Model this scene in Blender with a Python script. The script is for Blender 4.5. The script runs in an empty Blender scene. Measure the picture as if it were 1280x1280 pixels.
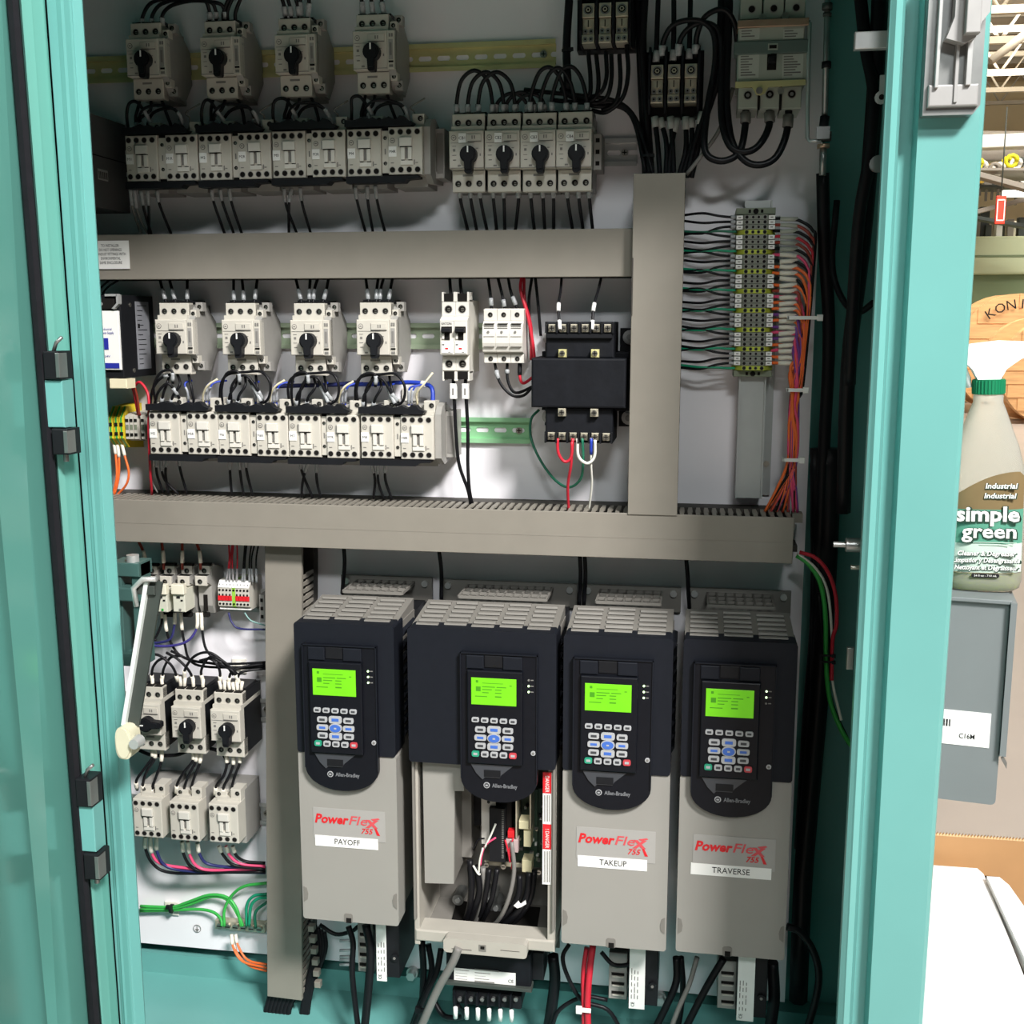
import bpy, math, random
from mathutils import Vector, Matrix
random.seed(7)
S = bpy.context.scene
COL = S.collection
# ------------------------------------------------------------------ camera, world, lights, exposure
FPX, YAW, PIT, DCAM = 1415.83, .159935, .164804, 1.53083
cam = bpy.data.objects.new('camera', bpy.data.cameras.new('camera')); COL.objects.link(cam)
cam.location = (0, -DCAM, 1.5)
cam.rotation_euler = (math.pi/2 - PIT, -.0007, YAW)
cam.data.sensor_width = 36; cam.data.sensor_height = 36; cam.data.sensor_fit = 'HORIZONTAL'
cam.data.lens = FPX/1280*36; cam.data.clip_start = .02; cam.data.clip_end = 200
S.camera = cam
S.view_settings.view_transform = 'Standard'; S.view_settings.look = 'None'
S.view_settings.exposure = 0; S.view_settings.gamma = 1; S.view_settings.use_curve_mapping = False
w = bpy.data.worlds.new('world'); S.world = w; w.use_nodes = True
w.node_tree.nodes['Background'].inputs[0].default_value = (.95, .98, 1, 1)
w.node_tree.nodes['Background'].inputs[1].default_value = .05

def area(name, loc, target, sx, sy, power, col=(1, .96, .9)):
    d = bpy.data.lights.new(name, 'AREA'); d.shape = 'RECTANGLE'; d.size = sx; d.size_y = sy
    d.energy = power; d.color = col
    o = bpy.data.objects.new(name, d); COL.objects.link(o); o.location = loc
    o.rotation_euler = (Vector(target)-Vector(loc)).to_track_quat('-Z', 'Y').to_euler()
    return o
# ceiling lamps of the hall, plus one added fill for its deck
area('ceiling_lamp', (2.6, -4.1, 5.5), (-.3, -.2, 1.0), 1.3, .8, 830, (1, .97, .95))
area('ceiling_lamp', (-1.9, -4.2, 5.6), (-.3, 0, 1.0), 1.6, .5, 16, (1, .97, .95))
area('ceiling_lamp', (.9, -6.8, 5.4), (0, 0, 1.2), 1.6, .5, 150, (.96, 1, 1))
area('ceiling_lamp', (7, 14, 8.6), (7, 18, 0), 8, 4, 1900)
area('ceiling_uplight', (5, 24, 6.6), (5, 24, 12), 8, 12, 2200)  # added fill aimed upward to brighten the ceiling, not a real fixture
area('ceiling_lamp', (4, 3, 7.0), (4, 4, 0), 3, 3, 300)

# ------------------------------------------------------------------ helpers
def P(px, py, y):
    """photo measurement -> point in metres on the plane y (mm, 0 = mounting panel)"""
    sa, ca, sb, cb = math.sin(YAW), math.cos(YAW), math.sin(PIT), math.cos(PIT)
    f = Vector((-sa*cb, ca*cb, -sb)); R = Vector((ca, sa, 0)); U = R.cross(f)
    d = f + R*((px-640)/FPX) - U*((py-640)/FPX)
    t = (DCAM + y*.001)/d.y
    return Vector((0, -DCAM, 1.5)) + d*t

def lin(c): return tuple((x/255/12.92 if x/255 <= .04045 else ((x/255+.055)/1.055)**2.4) for x in c)
MATS = {}
def mat(name, rgb, rough=.5, metal=0, var=.05, scale=40, bump=0, emit=0, trans=0, alpha=1, coat=0, ior=1.45, stretch=None):
    if name in MATS: return MATS[name]
    m = bpy.data.materials.new(name); m.use_nodes = True; nt = m.node_tree; n = nt.nodes; b = n['Principled BSDF']
    c = lin(rgb)
    b.inputs['Roughness'].default_value = rough; b.inputs['Metallic'].default_value = metal
    b.inputs['Base Color'].default_value = (*c, 1); b.inputs['IOR'].default_value = ior
    b.inputs['Coat Weight'].default_value = coat; b.inputs['Coat Roughness'].default_value = .12
    if max(rgb) < 50: b.inputs['Specular IOR Level'].default_value = .22
    if trans: b.inputs['Transmission Weight'].default_value = trans
    if alpha < 1: b.inputs['Alpha'].default_value = alpha
    if emit:
        b.inputs['Emission Color'].default_value = (*c, 1); b.inputs['Emission Strength'].default_value = emit
    if var:
        tc = n.new('ShaderNodeTexCoord'); no = n.new('ShaderNodeTexNoise'); no.inputs['Scale'].default_value = scale
        no.inputs['Detail'].default_value = 4
        if stretch:
            mp = n.new('ShaderNodeMapping'); mp.inputs['Scale'].default_value = stretch
            nt.links.new(tc.outputs['Object'], mp.inputs[0]); nt.links.new(mp.outputs[0], no.inputs['Vector'])
        else: nt.links.new(tc.outputs['Object'], no.inputs['Vector'])
        rp = n.new('ShaderNodeValToRGB'); rp.color_ramp.elements[0].position = .3; rp.color_ramp.elements[1].position = .7
        rp.color_ramp.elements[0].color = (*[x*(1-var) for x in c], 1); rp.color_ramp.elements[1].color = (*[min(1, x*(1+var)) for x in c], 1)
        nt.links.new(no.outputs['Fac'], rp.inputs[0]); nt.links.new(rp.outputs[0], b.inputs['Base Color'])
        if bump:
            bp = n.new('ShaderNodeBump'); bp.inputs['Strength'].default_value = bump; bp.inputs['Distance'].default_value = .002
            nt.links.new(no.outputs['Fac'], bp.inputs['Height']); nt.links.new(bp.outputs[0], b.inputs['Normal'])
    MATS[name] = m
    return m

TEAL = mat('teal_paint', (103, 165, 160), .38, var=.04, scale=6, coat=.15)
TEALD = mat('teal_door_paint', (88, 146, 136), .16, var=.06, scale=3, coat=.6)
PANEL = mat('white_panel_paint', (238, 236, 240), .42, var=.03, scale=5)
DUCT = mat('grey_duct_plastic', (134, 129, 119), .6, var=.03, scale=30)
DUCTD = mat('dark_duct_inside', (58, 55, 50), .7, var=.05)  # duct plastic darkened to carry the shade inside and between fingers
DEV = mat('grey_device_plastic', (193, 189, 178), .5, var=.03, scale=60)
DEV2 = mat('light_grey_device_plastic', (212, 209, 200), .45, var=.03, scale=60)
DEVS = mat('mid_grey_side_plastic', (150, 148, 143), .55, var=.04, scale=60)
BLK = mat('black_plastic', (26, 27, 30), .45, var=.1, scale=50)
BLKM = mat('matt_black_core', (19, 21, 26), .6, var=.15, scale=80, bump=.2)
DARK = mat('dark_hole', (22, 20, 18), .8, var=.1)  # near-black for small dark parts and for shade painted into wells, slots
SCREW = mat('screw_steel', (172, 170, 160), .3, .9, var=.1, scale=200)
BRASSY = mat('yellow_zinc', (214, 208, 150), .35, .35, var=.15, scale=14)
GRZINC = mat('green_zinc', (150, 206, 158), .35, .3, var=.16, scale=14)
ZINC = mat('bright_zinc', (200, 202, 200), .3, .5, var=.1, scale=20)
STEEL = mat('brushed_steel', (150, 152, 150), .35, .8, var=.12, scale=30)
ALU = mat('lug_aluminium', (198, 192, 172), .4, .65, var=.1, scale=100)
WHITE = mat('white_label', (236, 236, 232), .55, var=.02)
PAPER = mat('off_white_sleeve', (226, 220, 206), .6, var=.04)
INK = mat('black_ink', (30, 30, 32), .7, var=0)
GINK = mat('grey_ink', (120, 118, 114), .7, var=0)
RED = mat('red_print', (208, 32, 40), .5, var=.03)
LRED = mat('light_red_print', (206, 78, 84), .5, var=.03)
BLUE = mat('blue_print', (38, 48, 150), .5, var=.03)
WBLK = mat('black_wire_insulation', (22, 22, 25), .38, var=.1, scale=80)
WGRY = mat('grey_cable_jacket', (120, 118, 114), .5, var=.06)
WRED = mat('red_wire_insulation', (196, 38, 56), .4, var=.05)
WBRN = mat('brick_red_wire_insulation', (146, 56, 42), .45, var=.05)
WPNK = mat('pink_wire_insulation', (226, 78, 120), .4, var=.05)
WORG = mat('orange_wire_insulation', (238, 112, 52), .4, var=.05)
WGRN = mat('green_wire_insulation', (58, 168, 74), .4, var=.05)
WTGR = mat('teal_green_wire_insulation', (30, 150, 112), .4, var=.05)
WWHT = mat('white_wire_insulation', (226, 226, 216), .45, var=.04)
WBLU = mat('blue_wire_insulation', (36, 62, 168), .4, var=.05)
WNVY = mat('navy_wire_insulation', (42, 44, 96), .4, var=.05)
WPUR = mat('violet_wire_insulation', (112, 62, 138), .4, var=.05)
CLR = mat('clear_sleeve_plastic', (184, 188, 190), .25, var=.15, scale=300, alpha=.75)
YGR = mat('yellow_green_plastic', (186, 196, 66), .5, var=.04)
YEL = mat('yellow_plastic', (222, 196, 44), .5, var=.04)
OLV = mat('olive_grey_plastic', (120, 128, 108), .55, var=.05)
DRVB = mat('drive_black_cover', (24, 27, 34), .5, var=.06, scale=120, bump=.05)
DRVB2 = mat('drive_black_bezel', (18, 20, 26), .38, var=.08, scale=120)
DRVG = mat('drive_grey_cover', (148, 146, 140), .5, var=.03, scale=8)
DRVS = mat('drive_grey_housing', (122, 119, 113), .55, var=.04, scale=20)
LCD = mat('green_screen', (104, 190, 22), .4, var=.06, scale=40, emit=.42)
LCDT = mat('screen_print', (64, 140, 22), .4, var=0, emit=.2)
LED = mat('lit_indicator', (215, 255, 190), .3, var=0, emit=2.2)
KEY = mat('keypad_grey', (170, 172, 174), .45, var=.04)
KEYD = mat('keypad_print', (62, 64, 68), .5, var=.04)
KBLU = mat('keypad_blue', (64, 106, 190), .4, var=.04)
KGRN = mat('keypad_green', (40, 150, 118), .4, var=.04)
KRED = mat('keypad_red', (190, 66, 74), .4, var=.04)
RUB = mat('black_rubber', (28, 28, 32), .7, var=.12, scale=60, bump=.3)
NYL = mat('cream_nylon', (206, 202, 176), .4, var=.03)
WOOD = mat('plywood', (222, 172, 118), .6, var=.16, scale=3, stretch=(1, 1, 9))
CARD = mat('brown_cardboard', (178, 136, 92), .75, var=.08, scale=9)
BOXG = mat('grey_enclosure_paint', (116, 122, 123), .5, var=.04, scale=10)
WTAB = mat('white_laminate', (240, 240, 240), .35, var=.02)

class MB:
    def __init__(s): s.v = []; s.f = []; s.m = []; s.mats = []; s.sm = []
    def mi(s, m):
        if m not in s.mats: s.mats.append(m)
        return s.mats.index(m)
    def add(s, vs, fs, m, smooth=False):
        k = len(s.v); s.v += [tuple(x) for x in vs]; i = s.mi(m)
        for f in fs: s.f.append([k+j for j in f]); s.m.append(i); s.sm.append(smooth)
        return s
    def box(s, x0, x1, y0, y1, z0, z1, m, c=0):
        """y0 is the front (towards camera, negative); c chamfers the front edges"""
        if x0 > x1: x0, x1 = x1, x0
        if y0 > y1: y0, y1 = y1, y0
        if z0 > z1: z0, z1 = z1, z0
        if c <= 0:
            vs = [(x, y, z) for y in (y0, y1) for x, z in ((x0, z0), (x1, z0), (x1, z1), (x0, z1))]
            return s.add(vs, [(0, 1, 2, 3), (7, 6, 5, 4), (0, 4, 5, 1), (1, 5, 6, 2), (2, 6, 7, 3), (3, 7, 4, 0)], m)
        ring = lambda y, d: [(x0+d, y, z0+d), (x1-d, y, z0+d), (x1-d, y, z1-d), (x0+d, y, z1-d)]
        vs = ring(y0, c)+ring(y0+c*.3, c*.3)+ring(y0+c, 0)+ring(y1, 0)
        fs = [(0, 1, 2, 3), (15, 14, 13, 12)]
        for r in range(3):
            for i in range(4):
                j = (i+1) % 4; a = r*4
                fs.append((a+i, a+4+i, a+4+j, a+j))
        return s.add(vs, fs, m)
    def prism(s, poly, a0, a1, m, plane='xz', smooth=False):
        """poly extruded along the remaining axis from a0 to a1"""
        n = len(poly)
        if plane == 'xz': mk = lambda p, a: (p[0], a, p[1])
        elif plane == 'yz': mk = lambda p, a: (a, p[0], p[1])
        else: mk = lambda p, a: (p[0], p[1], a)
        vs = [mk(p, a0) for p in poly]+[mk(p, a1) for p in poly]
        s.add(vs, [tuple(range(n)), tuple(range(2*n-1, n-1, -1))], m)
        return s.add(vs, [(i, n+i, n+(i+1) % n, (i+1) % n) for i in range(n)], m, smooth)
    def cyl(s, x, y0, y1, z, r, m, n=12, axis='y', r2=None):
        r2 = r if r2 is None else r2
        cs = [(math.cos(2*math.pi*i/n), math.sin(2*math.pi*i/n)) for i in range(n)]
        if axis == 'y': vs = [(x+r*c, y0, z+r*t) for c, t in cs]+[(x+r2*c, y1, z+r2*t) for c, t in cs]
        elif axis == 'z': vs = [(x+r*c, z+r*t, y0) for c, t in cs]+[(x+r2*c, z+r2*t, y1) for c, t in cs]   # here z = y centre
        else: vs = [(y0, x+r*c, z+r*t) for c, t in cs]+[(y1, x+r2*c, z+r2*t) for c, t in cs]               # here x = y centre
        s.add(vs, [tuple(range(n)), tuple(range(2*n-1, n-1, -1))], m)
        return s.add(vs, [(i, n+i, n+(i+1) % n, (i+1) % n) for i in range(n)], m, True)
    def hole(s, x, z, y, r, screw=True, rim=None, n=12):
        """terminal opening: raised rim ring, shallow disc painted dark as shade and a slotted screw in it"""
        cs = [(math.cos(2*math.pi*i/n), math.sin(2*math.pi*i/n)) for i in range(n)]
        R = r*1.18
        vs = [(x+R*c, y, z+R*t) for c, t in cs]+[(x+R*c, y-.5, z+R*t) for c, t in cs]+[(x+r*c, y-.5, z+r*t) for c, t in cs]+[(x+r*.96*c, y-.05, z+r*.96*t) for c, t in cs]
        q = lambda a: [(a*n+i, (a+1)*n+i, (a+1)*n+(i+1) % n, a*n+(i+1) % n) for i in range(n)]
        s.add(vs, q(0)+q(1), rim or DEVS)
        s.add(vs, q(2)+[tuple(3*n+i for i in range(n))], DARK)
        if screw:
            s.cyl(x+r*.12, y-.25, y-.06, z-r*.12, r*.52, SCREW, 8)
            s.box(x-r*.4, x+r*.6, y-.32, y-.2, z-r*.24, z+r*.02, DARK)
        return s
    def tube(s, pts, r, m, n=7, cap=True):
        pts = [Vector(p) for p in pts]; N = len(pts); k = len(s.v); i = s.mi(m)
        up = None; rings = []
        for a in range(N):
            t = (pts[min(a+1, N-1)]-pts[max(a-1, 0)])
            if t.length < 1e-9: t = Vector((0, 0, 1))
            t.normalize()
            if up is None:
                up = Vector((0, 1, 0)) if abs(t.y) < .9 else Vector((1, 0, 0))
            up = (up - t*up.dot(t)); up.normalize(); b = t.cross(up)
            rr = r[a] if isinstance(r, (list, tuple)) else r
            for j in range(n):
                an = 2*math.pi*j/n; s.v.append(tuple(pts[a]+up*rr*math.cos(an)+b*rr*math.sin(an)))
        for a in range(N-1):
            for j in range(n):
                s.f.append([k+a*n+j, k+a*n+(j+1) % n, k+(a+1)*n+(j+1) % n, k+(a+1)*n+j]); s.m.append(i); s.sm.append(True)
        if cap:
            s.f.append([k+j for j in range(n)][::-1]); s.m.append(i); s.sm.append(False)
            s.f.append([k+(N-1)*n+j for j in range(n)]); s.m.append(i); s.sm.append(False)
        return s
    def mesh(s, name, k=.001):
        me = bpy.data.meshes.new(name)
        me.from_pydata([(a*k, b*k, c*k) for a, b, c in s.v], [], s.f)
        for m in s.mats: me.materials.append(m)
        me.polygons.foreach_set('material_index', s.m); me.polygons.foreach_set('use_smooth', s.sm)
        me.update(); me.validate()
        import bmesh
        bm = bmesh.new(); bm.from_mesh(me); bmesh.ops.recalc_face_normals(bm, faces=bm.faces); bm.to_mesh(me); bm.free()
        return me

def tag(o, label=None, cat=None, group=None, kind=None):
    if label: o['label'] = label
    if cat: o['category'] = cat
    if group: o['group'] = group
    if kind: o['kind'] = kind
    return o
def thing(name, label, cat, loc=(0, 0, 0), group=None, rot=(0, 0, 0)):
    o = bpy.data.objects.new(name, None); COL.objects.link(o); o.empty_display_size = .02
    o.location = loc; o.rotation_euler = rot
    return tag(o, label, cat, group)
def part(name, mb, parent=None, loc=(0, 0, 0), label=None, k=.001, kind=None, rot=None):
    me = mb if isinstance(mb, bpy.types.Mesh) else mb.mesh(name, k)
    o = bpy.data.objects.new(name, me); COL.objects.link(o)
    if parent: o.parent = parent
    o.location = loc
    if rot: o.rotation_euler = rot
    if label: o['label'] = label
    if kind: o['kind'] = kind
    return o
def dup(root, loc, label, group=None, cat=None):
    r = root.copy(); COL.objects.link(r); r.location = loc
    if label: r['label'] = label
    if group: r['group'] = group
    for ch in list(root.children):
        c = ch.copy(); COL.objects.link(c); c.parent = r
        for g in list(ch.children):
            d = g.copy(); COL.objects.link(d); d.parent = c
    return r
TXT = {}
def text(s, size, x, y, z, m, parent, name='lettering', shear=0, bold=0, width=None, align='CENTER', rot=(math.pi/2, 0, 0), zs=1):
    """flat lettering facing the front; size, x, y, z in mm, in the parent's frame"""
    key = (s, shear, bold, align, m.name)
    if key not in TXT:
        cu = bpy.data.curves.new('t', 'FONT'); cu.body = s; cu.align_x = align; cu.align_y = 'CENTER'; cu.size = 1
        cu.shear = shear; cu.offset = bold; cu.resolution_u = 2; cu.extrude = .004
        o = bpy.data.objects.new('t', cu); COL.objects.link(o)
        bpy.context.view_layer.update()
        me = bpy.data.meshes.new_from_object(o.evaluated_get(bpy.context.evaluated_depsgraph_get()))
        me.materials.clear(); me.materials.append(m); me.name = 'lettering'
        ww = max(v.co.x for v in me.vertices)-min(v.co.x for v in me.vertices) if len(me.vertices) else 1
        bpy.data.objects.remove(o); TXT[key] = (me, ww)
    me, ww = TXT[key]
    o = bpy.data.objects.new(name, me); COL.objects.link(o); o.parent = parent
    o.location = (x*.001, y*.001, z*.001); o.rotation_euler = rot
    sx = (width/ww if width else size)*.001
    o.scale = (sx, size*.001*zs, size*.001)
    return o
ORD = ['first', 'second', 'third', 'fourth', 'fifth', 'sixth', 'seventh', 'eighth', 'ninth', 'tenth', 'eleventh', 'twelfth',
       'thirteenth', 'fourteenth', 'fifteenth', 'sixteenth', 'seventeenth', 'eighteenth', 'nineteenth', 'twentieth']
def smooth(pts, seg=5):
    if len(pts) < 3: return pts
    q = [pts[0]*2-pts[1]]+pts+[pts[-1]*2-pts[-2]]; out = []
    for i in range(1, len(q)-2):
        for j in range(seg):
            t = j/seg; a, b, c, d = q[i-1], q[i], q[i+1], q[i+2]
            out.append(.5*((2*b)+(c-a)*t+(2*a-5*b+4*c-d)*t*t+(3*b-a-3*c+d)*t**3))
    out.append(q[-2]); return out
def wire(pts, r, m, label, name='wire', cat='wire', group=None, sleeves=(), raw=False, n=7):
    """a wire through measured points (photo x, photo y, depth in mm); sleeves: (t0, t1, material)"""
    W = [Vector(p) for p in pts] if raw else [P(*p) for p in pts]
    o0 = W[0].copy(); L = smooth([p-o0 for p in W])
    mb = MB(); mb.tube([p*1000 for p in L], r, m, n)
    o = part(name, mb); o.location = o0; tag(o, label, cat, group)
    N = len(L)-1
    for t0, t1, sm in sleeves:
        a = max(0, int(round(t0*N))); b = min(N, max(a+1, int(round(t1*N))))
        sl = MB(); sl.tube([p*1000 for p in L[a:b+1]], r*1.45, sm, 8)
        part('wire_marker' if sm in (WHITE, PAPER) else 'sleeve', sl, o)
    return o

def PZ(px, py, z):
    """photo measurement -> point on the horizontal plane at height z (m)"""
    a = P(px, py, 0); c = Vector((0, -DCAM, 1.5)); d = a-c
    return c + d*((z-1.5)/d.z)

# ------------------------------------------------------------------ the hall (setting)
FLOORM = mat('pale_concrete', (160, 151, 143), .45, var=.06, scale=1.2)
CEILM = mat('hall_ceiling_deck', (222, 206, 182), .8, var=.08, scale=.6)
WALLM = mat('hall_wall', (236, 218, 176), .8, var=.05, scale=.4)  # yellow light on the far wall is put into its colour
BEAM = mat('pale_steel_beam', (186, 176, 156), .6, var=.06, scale=3)
f = part('floor', MB().box(-12, 40, -14, 46, -.1, 0, FLOORM), k=1, kind='structure')
ce = part('ceiling', MB().box(-12, 40, -14, 46, 10.5, 10.6, CEILM), k=1, kind='structure')
part('wall_back', MB().box(-12, 40, 45.5, 45.9, 0, 10.5, WALLM), k=1, kind='structure')
for i in range(14):
    part('deck_rib', MB().box(-12, 40, 16+i*2.1, 16.12+i*2.1, 10.25, 10.5, BEAM), ce, k=1)

# ------------------------------------------------------------------ enclosure
ZT, ZB = 2.004, .45
def loft(name, sec, m, parent, closed=False, label=None, zt=ZT, zb=ZB):
    """vertical sheet profile; sec = (x at photo top, x at photo bottom, depth mm)"""
    top, bot = [], []
    for a, b, y in sec:
        p, q = P(a, 0, y), P(b, 1280, y); d = (q-p)/(q.z-p.z)
        top.append(p+d*(zt-p.z)); bot.append(p+d*(zb-p.z))
    n = len(sec); vs = [tuple(v) for v in top+bot]
    fs = [(i, (i+1) % n, n+(i+1) % n, n+i) for i in range(n if closed else n-1)]
    if closed: fs += [tuple(range(n)), tuple(range(2*n-1, n-1, -1))]
    mb = MB(); mb.add(vs, fs, m)
    return part(name, mb, parent, k=1, label=label)
enc = thing('electrical_enclosure', 'tall teal steel electrical cabinet with white mounting panel inside', 'cabinet', (0, 0, 0))
part('mounting_panel', MB().box(-1100, 150, 0, 3, 540, 1980, PANEL), enc, label='white painted mounting panel')
part('back_wall', MB().box(-1150, 252, 40, 43, 440, 2000, TEAL), enc)
part('side_wall', MB().box(249, 252, -392, 43, 440, 2000, TEAL), enc)
part('side_wall', MB().box(-1153, -1150, -392, 43, 440, 2000, TEAL), enc)
part('roof', MB().box(-1153, 252, -415, 43, 2000, 2004, TEAL), enc)
part('front_header', MB().box(-700, 170, -415, -398, 1900, 2000, TEAL), enc)  # out of view; lower edge set to place the shadow line on the panel
part('floor_pan', MB().box(-1150, 252, -392, 43, 470, 486, TEAL), enc)
part('bottom_ledge', MB().box(-1150, 252, 8, 40, 486, 520, TEAL), enc)
part('plinth', MB().box(-1150, 250, -380, 40, 0, 470, TEAL), enc)
loft('door_post', [(1112, 1045.5, -352), (1111, 1045, -410), (1113, 1047, -416), (1121, 1055, -420), (1129, 1062, -416), (1131.5, 1064, -408), (1133, 1066, -384), (1149, 1080, -384), (1152, 1083, -393),
     (1156, 1086, -400), (1234, 1149, -400), (1239, 1153, -396), (1240, 1154, -390), (1240, 1154, -352)], TEAL, enc, True)
loft('door_post', [(103, 183, -352), (103, 183, -398), (102, 182, -401), (90, 170, -402), (88.5, 168, -404), (86, 166, -404), (79, 160, -402), (75, 157, -402), (70, 155, -400), (58, 151.5, -398), (57, 150.5, -352)], TEAL, enc, True)
part('filler_strip', MB().box(-1153, -690, -396, -352, 440, 2000, TEAL), enc)
# folded opening lip bolts and small brackets on the right post
loft('hinge_gap', [(40, 140, -372), (66, 160, -372)], DARK, enc)  # dark strip behind the hinge joint, standing in for its shade
door = thing('cabinet_door', 'open teal cabinet door at far left with black gasket', 'door', (0, 0, 0))
loft('hinge_flange', [(55.5, 149.5, -400), (54, 148, -404), (40, 138, -424), (26, 128, -440), (23, 126, -436)], mat('teal_flange_paint', (108, 172, 160), .25, var=.04, scale=5, coat=.3), door)
loft('gasket', [(24, 127, -436), (22, 125, -446), (15, 119, -452), (9, 113, -450), (7, 111, -440), (12, 116, -432)], RUB, door, True)
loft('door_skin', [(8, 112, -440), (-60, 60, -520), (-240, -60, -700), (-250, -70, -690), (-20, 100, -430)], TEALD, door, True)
def hinge(y0, y1, x0, label):
    h = thing('hinge', label, 'hinge', P(x0, (y0+y1)/2, -438), 'hinges of the teal door')
    H = (P(x0, y0, -438).z-P(x0, y1, -438).z)*1000
    a = H*.5; b = H*.2
    k = MB().box(-9, 9, -16, 8, b, a-6, BLK, 1.5); k.box(5, 9.4, -17, -2, b+2, a-8, STEEL, .5); part('knuckle', k, h)
    k = MB().box(-5, 13, -16, 8, -a+4, -b-4, BLK, 1.5); k.box(8.5, 13.4, -17, -2, -a+6, -b-6, STEEL, .5); part('knuckle', k, h)
    part('hinge_leaf', MB().box(-14, 8, -12, 9, -b-3, b-1, TEAL, 1), h)
    k = MB().tube([(-2, -8, a-8), (2, -8, a+2), (9, -8, a+8)], 2, STEEL); k.cyl(4, -a-4, -a+6, -6, 3, STEEL, 8, 'z'); part('hinge_pin', k, h)
hinge(432, 572, 78, 'black upper hinge block between left post and open door')
hinge(962, 1096, 117, 'black lower hinge block between left post and open door')

# bracket, catch, bolts at the right post
c = thing('latch_keeper', 'grey metal latch keeper bolted high on the right post', 'latch', P(1187, 66, -403))
c.scale = (.77, .85, .8)
k = MB().prism([(-30, -70), (26, -70), (34, -60), (34, 90), (-30, 90)], -16, 0, STEEL); part('keeper_plate', k, c)
KG = mat('cast_grey_zinc', (158, 158, 156), .45, .3, var=.05, scale=40)
part('guide_rail', MB().box(-20, -16, -26, -16, -42, 88, ZINC, .6), c); part('guide_rail', MB().box(2, 6, -24, -16, -58, 88, KG, .6), c)
part('guide_rail', MB().box(14, 20, -26, -16, -40, 88, ZINC, .6), c)
part('cam_block', MB().prism([(-12, 8), (-4, 30), (-4, 90), (34, 90), (34, 34), (26, 24), (20, 8), (8, 2)], -34, -18, KG), c)
part('cam_block', MB().box(6, 22, -46, -34, 10, 90, KG, 1), c); part('catch', MB().box(-26, 30, -22, -16, -62, -38, KG, 2), c)
t = thing('bracket_tab', 'bright steel tab poking left from the right post near the top', 'bracket', P(1090, 52, -360)); part('tab', MB().box(-17, 22, -8, 0, -8, 8, ZINC, 1), t)
t = thing('eye_bracket', 'small steel eye bracket on inner edge of right post', 'bracket', P(1101, 122, -370))
k = MB(); k.cyl(0, -4, 0, 0, 6, ZINC, 12); k.cyl(0, -4.6, -4, 0, 2.6, DARK, 10); k.box(-2, 8, -3, 0, 4, 20, ZINC); part('eye', k, t)
t = thing('clip_disc', 'dull metal clip disc on inner edge of right post', 'clip', P(1097, 205, -370)); part('disc', MB().cyl(0, -5, 0, 0, 8, STEEL, 14), t)
t = thing('hex_bolt', 'steel hex bolt sticking out left of right post at mid height', 'bolt', P(1068, 681, -390))
k = MB(); k.cyl(0, -8, 10, 0, 7.5, STEEL, 6, 'x'); part('bolt_head', k, t); part('bolt_shank', MB().cyl(0, -20, -8, 0, 3, STEEL, 10, 'x'), t)
t = thing('small_screw', 'small screw end on right post under the hex bolt', 'screw', P(1069, 709, -390)); part('screw_end', MB().cyl(0, -4, 8, 0, 2.6, SCREW, 8, 'x'), t)
t = thing('door_switch_clip', 'small grey clip at inner edge of right post beside green cables', 'clip', P(1062, 821, -380)); part('clip_body', MB().box(-3, 4, -5, 0, -12, 11, STEEL, 1), t)

# door stay on the left
st = thing('door_stay', 'flat steel door stay arm with cream roller hanging at lower left', 'stay', P(176, 765, -432))
def loc(o, px, py, y): return (P(px, py, y)-o.location)*1000
a, b = loc(st, 195, 726, -440), loc(st, 166, 905, -444)
def flat_bar(mb, a, b, wv, th, m, m2=None):
    d = (b-a).normalized(); s = Vector((d.z, 0, -d.x)).normalized(); 
    if s.x < 0: s = -s
    vs = []
    for p in (a, b):
        for u, v in ((-wv, -th), (wv, -th), (wv, th), (-wv, th)): vs.append(tuple(p+s*u+Vector((0, v, 0))))
    mb.add(vs, [(0, 1, 2, 3), (7, 6, 5, 4), (0, 4, 5, 1), (1, 5, 6, 2), (2, 6, 7, 3), (3, 7, 4, 0)], m)
SDARK = mat('dark_zinc_steel', (66, 72, 68), .5, .2, var=.08)
k = MB(); flat_bar(k, a, b, 8, 1.5, SDARK); flat_bar(k, a+Vector((-7.5, -3, 0)), b+Vector((-7.5, -3, 0)), 2.2, 4, mat('bright_edge_steel', (226, 234, 230), .35, .1)); part('stay_arm', k, st)  # pale strip paints the lit edge, dark steel the shaded face
k = MB(); q = loc(st, 172, 735, -440); k.box(q.x-2, q.x+22, q.y-6, q.y+10, q.z-6, q.z+4, SDARK, 1); k.tube([q+Vector((2, -8, -18)), q+Vector((1, -10, 2)), q+Vector((12, -10, 12)), q+Vector((26, -8, 12))], 3, ZINC); part('stay_hook', k, st)
q = loc(st, 160, 926, -450); k = MB(); 
k.prism([(q.x+1+9.5*math.copysign(abs(math.cos(a*math.pi/12))**.7, math.cos(a*math.pi/12)), q.z+1+18*math.copysign(abs(math.sin(a*math.pi/12))**.75, math.sin(a*math.pi/12))) for a in range(24)], q.y-11, q.y+9, NYL, smooth=True); k.prism([(q.x+1+8*math.cos(a*math.pi/12), q.z+1+16.5*math.sin(a*math.pi/12)) for a in range(24)], q.y-12.5, q.y-11, NYL, smooth=True); part('roller', k, st, label='cream nylon roller')
q = loc(st, 170, 929, -462); k = MB(); k.cyl(q.x, q.y-5, q.y+8, q.z, 5.5, ZINC, 12, r2=7); part('roller_pin', k, st)
br = thing('stay_bracket', 'dark green U bracket with bolts beside the left post', 'bracket', P(168, 768, -330))
DG = mat('dark_green_bracket', (62, 92, 88), .4, var=.06)
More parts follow.
